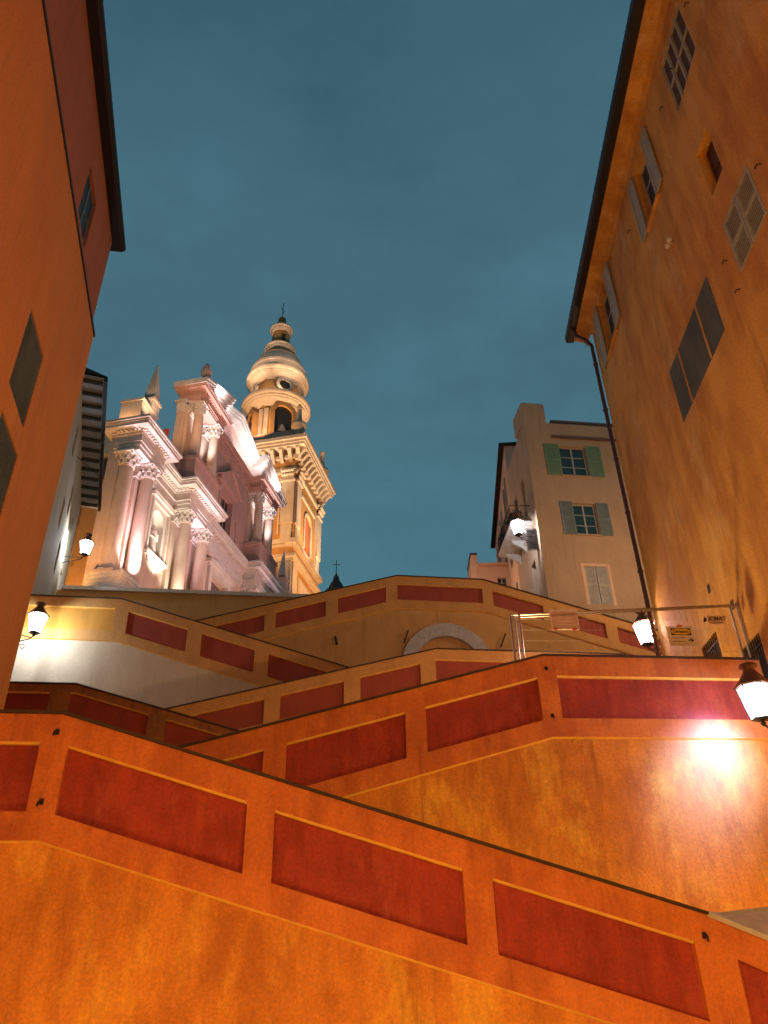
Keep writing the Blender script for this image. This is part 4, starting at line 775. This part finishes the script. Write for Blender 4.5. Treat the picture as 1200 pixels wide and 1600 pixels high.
ring(m, HB+.25, 49.9, 50.2); ring(m, HB+.12, 50.2, 50.7); ring(m, HB+.35, 51.9, 52.3); ring(m, HB+1.25, 53.0, 53.35); ring(m, HB+1.38, 53.35, 53.7); ring(m, HB+1.6, 53.7, 54.15); m.build('tower_cornice', TOWC, tow)
m = M()
for F in faces:
    for k in range(11):
        s = -HB-.4+k*(2*HB+.8)/10; m.prism(Fr(F.w(s-.20, 0, 0), F.n, F.d), [(0, 51.5), (.25, 51.5), (.55, 52.0), (1.15, 52.7), (1.15, 53.0), (0, 53.0)], 0, .40)
br_ = m.build('brackets', TOWC, tow)
for F in faces:
    for a, b in ((-HB+.12, -HB+1.55), (HB-1.55, HB-.12)):
        m = M(); m.box(F, a, b, 0, .28, 43.2, 48.7); m.box(F, a+.1, b-.1, 0, .14, 41.2, 43.1); pil = m.build('corner_pilaster', TOWC, tow)
        m = M(); m.box(F, a-.12, b+.12, 0, .42, 48.702, 48.95); m.box(F, a, b, 0, .34, 48.95, 49.3)
        n = 5
        for k in range(n):
            s = a+(b-a)*(k+.5)/n
            for zz, ww in ((49.3, .42), (49.75, .60)): p = F.w(s, ww, zz); m.lathe(p, [(.05, 0), (.20, .12), (.22, .28), (.10, .42), (.02, .5)], 7)
        m.box(F, a-.18, b+.18, 0, .5, 50.25, 50.45); m.build('capital', TOWC, pil)
    m = M(); m.box(F, -2.6, 2.6, 0, .16, 48.0, 48.35); m.box(F, -HB+1.7, -HB+1.9, 0, .08, 42, 49.4); m.box(F, HB-1.9, HB-1.7, 0, .08, 42, 49.4)
    k = 14; rr = 1.15
    for q in range(k):
        a0 = PI*q/k; a1 = PI*(q+1)/k; m.prism(F, [(r_*math.cos(a), 45.65+r_*math.sin(a)) for r_, a in ((rr, a0), (rr+.3, a0), (rr+.3, a1), (rr, a1))], 0, .14)
    m.box(F, -1.45, -1.15, 0, .14, 42, 45.648); m.box(F, 1.15, 1.45, 0, .14, 42, 45.648); m.build('window_frame', TOWC, tow)
    m = M(); m.box(F, -1.15, 1.15, -.35, -.25, 42, 46.8)
    for q in range(24): z = 42+q*.2; m.box(F, -1.15, 1.15, -.25, -.17, z, z+.10)
    m.build('louvres', LATT, tow)
    # pierced spandrel around the arch head
    m = M()
    for q in range(k):
        a0 = PI*q/k; a1 = PI*(q+1)/k; m.prism(F, [(rr*math.cos(a0), 45.65+rr*math.sin(a0)), (rr*math.cos(a1), 45.65+rr*math.sin(a1)), (rr*math.cos(a1), 46.82), (rr*math.cos(a0), 46.82)], -.16, .01)
    m.build('arch_spandrel', TOWO, tow)
    m = M(); m.box(F, -2.6, 2.6, 0, .10, 31.2, 37.6); m.box(F, -HB, -HB+1.5, 0, .18, ZG, 38.4); m.box(F, HB-1.5, HB, 0, .18, ZG, 38.4); m.box(F, -2.3, 2.3, .1, .13, 31.5, 37.3); m.build('lower_panel', TOWC, tow)
cT = FC.w(TC[0], TC[1], 0)
def zpx(y, x=443): # height on the tower axis seen at image row y
    F_ = Fr(cT, (1, 0, 0), (0, -1, 0)); return F_.hit(x, y)[1]
zA, zB_, zC, zD, zE = zpx(647), zpx(606), zpx(551), zpx(520), zpx(501)
K = 1/FPX*(cT[1]*CF.y+65*CF.z)     # metres per pixel at that distance
m = M(); ring(m, HB+.1, ZT, ZT+1.9); ring(m, HB-.1, ZT+1.9, ZT+2.1); m.build('attic', CROSE, tow)
rd = 37*K; r1_ = 53.5*K; r2_ = 49.5*K
def torus_prof(r0, r1, z, h): # cornice: cavetto flaring to a fascia
    return [(r0, z-h*.34), (r0+.08, z-h*.30), (r0+(r1-r0)*.30, z-h*.20), (r0+(r1-r0)*.62, z-h*.10), (r0+(r1-r0)*.66, z-h*.04), (r1-.3, z-h*.02), (r1-.28, z+h*.05), (r1-.1, z+h*.08), (r1, z+h*.14), (r1, z+h*.26), (r1-.25, z+h*.30)]
zb0 = ZT+2.0
m = M(); m.lathe((cT[0], cT[1], 0), [(rd, zb0), (rd, zA-.3)], 8, PI/8-g_+.2); m.build('belfry_drum', TOWO, tow)
m = M(); m.lathe((cT[0], cT[1], 0), torus_prof(rd*.98, r1_, zA, 2.6)+[(rd*.9, zA+1.0)], 40); m.build('belfry_cornice', TOWC, tow, smooth=True)
m = M(); m.lathe((cT[0], cT[1], 0), [(rd*.97, zA+.9), (rd*.97, zB_-.3)], 8, PI/8-g_+.2); m.build('upper_drum', TOWO, tow)
m = M(); m.lathe((cT[0], cT[1], 0), torus_prof(rd*.95, r2_, zB_, 2.4)+[(rd*.9, zB_+1.0)], 40); m.build('upper_cornice', TOWC, tow, smooth=True)
m = M(); m.lathe((cT[0], cT[1], 0), [(rd*.98, zB_+.6), (43.5*K, zB_+.8), (43.5*K, zpx(590)), (44.5*K, zpx(589)), (44.5*K, zpx(586)), (43*K, zpx(585))], 32); m.build('dome_band', TOWC, tow, smooth=True)
m = M(); m.lathe((cT[0], cT[1], 0), [(43*K, zpx(586)), (41.5*K, zpx(582)), (38*K, zpx(576)), (33*K, zpx(569))], 32); m.build('dome', TOWC, tow, smooth=True)
m = M(); m.lathe((cT[0], cT[1], 0), [(33.4*K, zpx(569.3)), (33.8*K, zpx(568)), (30*K, zpx(564)), (25*K, zpx(559)), (21*K, zpx(555)), (19*K, zpx(552))], 32); m.build('dome_cap', CAPB, tow, smooth=True)
m = M(); m.lathe((cT[0], cT[1], 0), [(19*K, zC-1.6), (19*K, zC-.8)]+torus_prof(19*K, 25*K, zC, 1.3)+[(17*K, zC+.5)], 28); m.build('lantern_base', TOWC, tow, smooth=True)
m = M(); m.lathe((cT[0], cT[1], 0), [(14.5*K, zC+.3), (14.5*K, zD-.6)], 8); lt = m.build('lantern_drum', TOWO, tow)
m = M(); m.lathe((cT[0], cT[1], 0), torus_prof(14.5*K, 19.2*K, zD, 1.3)+[(14*K, zD+.45)], 28); m.build('lantern_cornice', TOWC, tow, smooth=True)
m = M(); m.lathe((cT[0], cT[1], 0), [(14.5*K, zD+.4), (13.5*K, zD+.9), (9*K, zD+1.6), (4*K, zE-.75), (3*K, zE-.45)], 24); m.build('lantern_dome', CAPB, tow, smooth=True)
m = M(); m.lathe((cT[0], cT[1], zE-.55), [(.05, 0), (.3, .06), (.50, .27), (.56, .55), (.50, .83), (.3, 1.04), (.05, 1.1)], 16); m.build('ball', TOWO, tow, smooth=True)
m = M(); zt_ = zpx(474); m.tube([(cT[0], cT[1], zE+.5), (cT[0], cT[1], zt_)], .06, 5); m.tube([FC.w(TC[0]-.45, TC[1], zE+2.0), FC.w(TC[0]+.45, TC[1], zE+2.0)], .05, 5); m.build('spire_rod', IRON, tow)
# belfry openings, oculi, small pilasters
for k in range(4):
    ang = -g_+.2+k*PI/2-PI/4*0
    v = (FC.n*math.cos(k*PI/2)+FC.d*math.sin(k*PI/2)); v = Vector((math.cos(math.atan2(v.y, v.x)), math.sin(math.atan2(v.y, v.x)), 0))
    # rotate the openings half way towards the corner so that one faces the stairs
    th = math.atan2(v.y, v.x)-R(52); v = Vector((math.cos(th), math.sin(th), 0)); u = Vector((-v.y, v.x, 0)); F = Fr(Vector((cT[0], cT[1], 0))+v*(rd*.94), u, v)
    m = M(); z0 = zb0+.3; zc_ = zb0+4.6; rr = 1.15
    poly = [(-rr, z0), (rr, z0)]+[(rr*math.cos(PI*q/14), zc_+rr*math.sin(PI*q/14)) for q in range(15)]; m.prism(F, poly, -.1, .22); op = m.build('belfry_opening', DARK, tow)
    m = M()
    for q in range(14):
        a0 = PI*q/14; a1 = PI*(q+1)/14; m.prism(F, [(r_*math.cos(a), zc_+r_*math.sin(a)) for r_, a in ((rr, a0), (rr+.55, a0), (rr+.55, a1), (rr, a1))], -.2, .55)
    m.box(F, -rr-.55, -rr, -.2, .55, z0, zc_-.003); m.box(F, rr, rr+.55, -.2, .55, z0, zc_-.003); m.build('arch_surround', TOWO, op)
    m = M(); m.lathe(F.w(0, .1, z0+1.6), [(.6, 0), (.58, .12), (.42, .5), (.34, .9), (.16, 1.15), (.05, 1.2)], 14); m.tube([F.w(-1.1, .1, z0+2.9), F.w(1.1, .1, z0+2.9)], .08, 6); m.build('bell', ZINC, op, smooth=True)
    Fo = Fr(Vector((cT[0], cT[1], 0))+v*(rd*.92), u, v); zo = (zA+zB_)/2+.3; m = M(); m.prism(Fo, [(.75*math.cos(2*PI*q/20), zo+.75*math.sin(2*PI*q/20)) for q in range(20)], 0, .18); oc = m.build('oculus', DARK, tow)
    m = M()
    for q in range(20):
        a0 = 2*PI*q/20; a1 = 2*PI*(q+1)/20; m.prism(Fo, [(r_*math.cos(a), zo+r_*math.sin(a)) for r_, a in ((.75, a0), (1.15, a0), (1.15, a1), (.75, a1))], 0, .42)
    m.build('oculus_ring', TOWC, oc)
    for q in (-1, 1):
        v2 = Vector((math.cos(th+q*R(38)), math.sin(th+q*R(38)), 0)); Fp = Fr(Vector((cT[0], cT[1], 0))+v2*(rd*.95), Vector((-v2.y, v2.x, 0)), v2)
        m = M(); m.box(Fp, -.28, .28, -.3, .28, zb0+.1, zb0+5.4); m.build('belfry_pilaster', TOWC, tow)
    Fl = Fr(Vector((cT[0], cT[1], 0))+v*(14.5*K*.93), u, v); m = M(); m.box(Fl, -.25, .25, -.1, .1, zC+.9, zD-1.3); m.build('lantern_opening', DARK, lt)
# urns on the four corners of the square cornice
for sx_, sy_ in ((-1, 1), (1, 1), (1, -1), (-1, -1)):
    p = FT2.w(sx_*(HB+.1), sy_*(HB+.1), ZT+.5); m = M()
    m.lathe(p, [(.5, -.5), (.5, .4), (.35, .5), (.3, .7), (.75, 1.2), (.95, 1.75), (.85, 2.1), (.5, 2.4), (.32, 2.8), (.26, 4.3), (.34, 4.35), (.30, 4.5), (.36, 4.7), (.2, 5.0), (.04, 5.15)], 14); m.build('corner_urn', TOWC, tow, smooth=True)

# ------------------------------------------------------------------ floodlights on the church
WH = (.95, .90, 1.0); PK = (1, .54, .47); WARM = (1, .50, .17); LIL = (.92, .72, 1.0)
def fl(p, tgt, col, pw, ang=60, r_=.15, bl=.7): lamp('floodlight', FC.w(*p), col, pw*1.4, r_, None, ang, FC.w(*tgt), bl)
fl((1.0, .75, 20.7), (.95, -.7, 24.5), (1, .86, .98), 1100, 80); fl((.95, .1, 20.75), (1.0, -.45, 29), LIL, 3600, 34)          # narrow uplights between the paired columns
fl((2.6, .35, 20.75), (2.3, -.3, 27), WH, 260, 70)
fl((5.6, .4, 22.4), (5.6, -1.5, 27), (1, .95, .86), 1100, 70)
fl((9.1, -.1, 20.75), (9.1, -.5, 29), LIL, 3600, 32)
fl((6.6, .5, 20.8), (7.5, -.4, 26), (.95, 1, .82), 1300, 55); fl((13.2, .4, 20), (14.4, -1.2, 28), (1, .9, .7), 420, 70)
fl((22.5, -.1, 20.75), (22.5, -.5, 29), LIL, 1500, 40)
fl((9, 14, 17), (9, -1, 30), PK, 3200, 95, .5); fl((19, 14, 17), (18, -1, 33), PK, 4300, 95, .5); fl((13, 12, 18), (13, -1, 37), LIL, 1800, 60, .5)
fl((-2, 16, 16.5), (4, -1, 30), PK, 2400, 70, .5)
fl((9.05, .0, U0_+.15), (9.1, -.5, 40), WH, 2100, 62)
fl((22.5, .0, U0_+.15), (22.5, -.5, 40), WH, 2100, 62)
fl((12.4, 1.1, 40.75), (12.9, -1.2, 43.2), WH, 380, 110); fl((17.6, 1.2, 40.75), (17.6, -1.2, 43.6), WH, 520, 110); fl((19.4, 1.2, 40.75), (19.0, -1.2, 42.6), WH, 420, 110)
fl((8.6, 1.6, 40.6), (8.8, -.1, 42), WH, 260, 100); fl((22.8, 1.6, 40.6), (22.6, -.1, 42.2), WH, 420, 100)
fl((33, 13, 24), (38, -1, 48), WARM, 26000, 60, .5); fl((20, -13, 35), (33, -6, 48), WARM, 19000, 80, .3)
fl((36, 2.6, 38), (38.4, -1, 54), (1, .74, .48), 4000, 80, .3); fl((41, 2.6, 38), (40.4, -1, 54), (1, .74, .48), 3000, 80, .3)
fl((30.6, -6, 42), (33, -6, 54), (1, .85, .65), 3600, 80, .3)
for sx_, sy_ in ((0, 1.35), (-1.35, 0), (-.7, .95)):
    q = FT2.w(sx_*(HB+.3), sy_*(HB+.3), ZT+1.0); t_ = FT2.w(sx_*1.5, sy_*1.5, ZT+14); lamp('floodlight', q, (1, .60, .32), 3000, .2, None, 110, t_, .7)
for a in (-75, -115, -20, -160):
    lamp('floodlight', (cT[0]+r1_*.93*math.cos(R(a)), cT[1]+r1_*.93*math.sin(R(a)), zA+1.3), (1, .66, .42), 170, .1, None, 120, (cT[0]+2*math.cos(R(a)), cT[1]+2*math.sin(R(a)), zB_+2), .6)
for a in (-60, -130):
    lamp('floodlight', (cT[0]+r1_*2.2*math.cos(R(a)), cT[1]+r1_*2.2*math.sin(R(a)), zA-1.0), (1, .66, .42), 4200, .1, None, 44, (cT[0], cT[1], zC+1.5), .6)
fl((-3.5, 2.2, 16.6), (.3, -1.4, 31), (1, .50, .24), 1500, 70, .3)
fl((-1.0, -1.5, ZK+.15), (1.2, -1.2, 35.2), (1, .50, .18), 130, 120)
fl((-.2, .6, ZK+.15), (1.7, -.95, 37.4), (1, .62, .34), 900, 50)
fl((-3.6, -3.6, 16.6), (1.6, -5.5, 27), (1, .50, .14), 2600, 90, .3)
fl((2.0, 1.5, 36.0), (7.0, -1.4, 38), (1, .55, .26), 700, 80, .3)
# ------------------------------------------------------------------ wire fence on the landing
q0 = Vector(at(797, 961, 14.35)); q1 = Vector(at(1157, 945, 14.62)); dv = q1-q0; ln = math.hypot(dv.x, dv.y); sl = dv.z/ln
FF = Fr(q0, (dv.x, dv.y, 0), (dv.y, -dv.x, 0)); ztp = q0.z; ZF = 4.18
fe_ = thing('wire_fence', 'galvanised site fence of wire panels standing on the landing, carrying paper signs', 'fence', FF.w(ln/2, 0, ZF))
m = M()
for s, o in ((0, 0), (.17, .05), (.10, -.06)): m.tube([FF.w(s, o, ZF), FF.w(s, o, ztp+.01)], .022, 8)
m.build('fence_post', ZINC, fe_, smooth=True); m = M()
for s, o in ((ln, 0), (ln-.12, .05), (ln-.22, -.03), (ln+.08, -.05)): m.tube([FF.w(s, o, ZF), FF.w(s, o, ztp+sl*ln+.02)], .024, 8)
m.build('fence_post', ZINC, fe_, smooth=True)
m = M(); m.tube([FF.w(.0, 0, ztp), FF.w(ln, 0, ztp+sl*ln)], .022, 8); m.tube([FF.w(.17, .05, ztp-.07), FF.w(ln-.1, .05, ztp+sl*ln-.05)], .018, 8); m.tube([FF.w(0, 0, ZF+.12), FF.w(ln, 0, ZF+.12)], .02, 8); m.build('fence_rail', ZINC, fe_, smooth=True)
m = M(); n = int(ln/.12)
for k in range(1, n): s = ln*k/n; m.tube([FF.w(s, .01, ZF+.12), FF.w(s, .01, ztp+sl*s)], .0018, 3)
for k in range(1, 9): z = ZF+.12+k*.23; m.tube([FF.w(0, .014, z), FF.w(ln, .014, z)], .0018, 3)
m.build('wire_mesh', ZINC, fe_)
m = M(); p = FF.w(ln, 0, ztp+sl*ln)
for a in ((.0, .06, .05), (.10, .03, -.02), (.16, .02, -.12)): m.tube([p, (p[0]+a[0], p[1]-a[1], p[2]+a[2]*1.0), (p[0]+a[0]+.03, p[1]-a[1], p[2]+a[2]-.09)], .012, 5)
m.build('fence_clamp', IRON, fe_)
def text(F, s, o, z, body, size, mt, parent, align='CENTER', sxx=1.0, shear=0, ext=.002):
    cu = bpy.data.curves.new('t', 'FONT'); cu.body = body; cu.size = size; cu.align_x = align; cu.align_y = 'CENTER'; cu.extrude = ext; cu.shear = shear; cu.offset = size*.02
    tmp = bpy.data.objects.new('t', cu); S.collection.objects.link(tmp); dg = bpy.context.evaluated_depsgraph_get(); me = bpy.data.meshes.new_from_object(tmp.evaluated_get(dg)); S.collection.objects.unlink(tmp); bpy.data.objects.remove(tmp)
    P = Vector(F.w(s, o, z))-Vector(parent['_o'])
    X = F.d if F.d.cross(Vector((0, 0, 1))).dot(F.n) > 0 else -F.d
    for v in me.vertices: c = v.co.copy(); v.co = P+X*c.x*sxx+Vector((0, 0, 1))*c.y+F.n*c.z
    me.materials.clear(); me.materials.append(mt); o_ = bpy.data.objects.new('lettering', me); S.collection.objects.link(o_); o_.parent = parent; return o_
def sign(px, label, mt, border):
    h = [FF.hit(x, y, .04) for x, y in px]; s0 = (h[0][0]+h[3][0])/2; s1 = (h[1][0]+h[2][0])/2; z1 = (h[0][1]+h[1][1])/2; z0 = (h[2][1]+h[3][1])/2
    root = thing('sign', label, 'sign', FF.w((s0+s1)/2, .045, z0), 'paper signs tied to the wire fence')
    m = M(); m.box(FF, s0, s1, .040, .048, z0, z1); m.build('board', mt, root)
    return root, s0, s1, z0, z1
rt, s0, s1, z0, z1 = sign([(859, 954), (903, 954), (904, 984), (861, 984)], 'faded orange paper sign with small red ties, alone at the left end of the fence', SIGNO, None)
m = M(); f = .025
for a, b, c, d in ((s0, s1, z1-f, z1+.02), (s0, s1, z0, z0+f), (s0, s0+f, z0+f, z1-f), (s1-f, s1, z0+f, z1-f)): m.box(FF, a, b, .0485, .052, c, d)
m.build('border', SIGNW, rt)
for c in (s0+.08, s1-.10): m = M(); m.box(FF, c-.04, c+.04, .053, .058, z0-.01, z0+.035); m.build('tie', REDT, rt)
for k in range(3): m = M(); z = z0+.10+k*.07; m.box(FF, s0+.10, s1-.10, .0485, .050, z, z+.018); m.build('faint_line', SIGNW, rt)
rt, s0, s1, z0, z1 = sign([(1042, 980), (1085, 978), (1088, 1008), (1045, 1010)], 'white diversion sign with yellow oval on black and an arrow pointing right', SIGNW, None)
w = s1-s0; h = z1-z0
m = M(); m.box(FF, s0+w*.14, s1-w*.14, .0485, .051, z1-h*.46, z1-h*.10); m.build('black_plate', BLACK, rt)
m = M(); cx_ = (s0+s1)/2; cz_ = z1-h*.28; m.prism(FF, [(cx_+w*.34*math.copysign(abs(math.cos(2*PI*k/32))**.6, math.cos(2*PI*k/32)), cz_+h*.15*math.copysign(abs(math.sin(2*PI*k/32))**.8, math.sin(2*PI*k/32))) for k in range(32)], .0515, .053); m.build('yellow_oval', SIGNY, rt)
text(FF, cx_, .0545, cz_, 'Déviation', h*.20, BLACK, rt, sxx=1.0)
m = M(); az = z0+h*.28
m.box(FF, s0+w*.70, s0+w*.80, .0485, .051, az-.014, az+.014); m.prism(FF, [(s0+w*.78, az-.055), (s0+w*.92, az), (s0+w*.78, az+.055), (s0+w*.82, az)], .0485, .0512); m.build('arrow', BLACK, rt)
m = M()
for k in range(2): m.box(FF, s0+w*.12, s0+w*.60, .0485, .050, az+.045-k*.075, az+.056-k*.075)
m.build('text_lines', BLACK, rt)
m = M(); m.box(FF, cx_-.05, cx_+.05, .053, .057, z1-.01, z1+.035); m.build('tie', REDT, rt)
rt, s0, s1, z0, z1 = sign([(1105, 963), (1131, 961), (1132, 975), (1107, 976)], 'small firm sign with slanted black letters near the right fence post', SIGNO, None)
text(FF, (s0+s1)/2+.02, .0495, z0+(z1-z0)*.62, 'JCMAT', (z1-z0)*.62, BLACK, rt, sxx=1.05, shear=.2)
m = M(); m.box(FF, s0+.08, s1-.05, .0485, .050, z0+.03, z0+.042); m.build('text_line', BLACK, rt)
m = M(); m.prism(FF, [(s0-.10, z0+.04), (s0-.02, z0+.07), (s0-.02, z0+.13), (s0-.06, z1-.02)], .040, .044); m.build('mark', BLACK, rt)
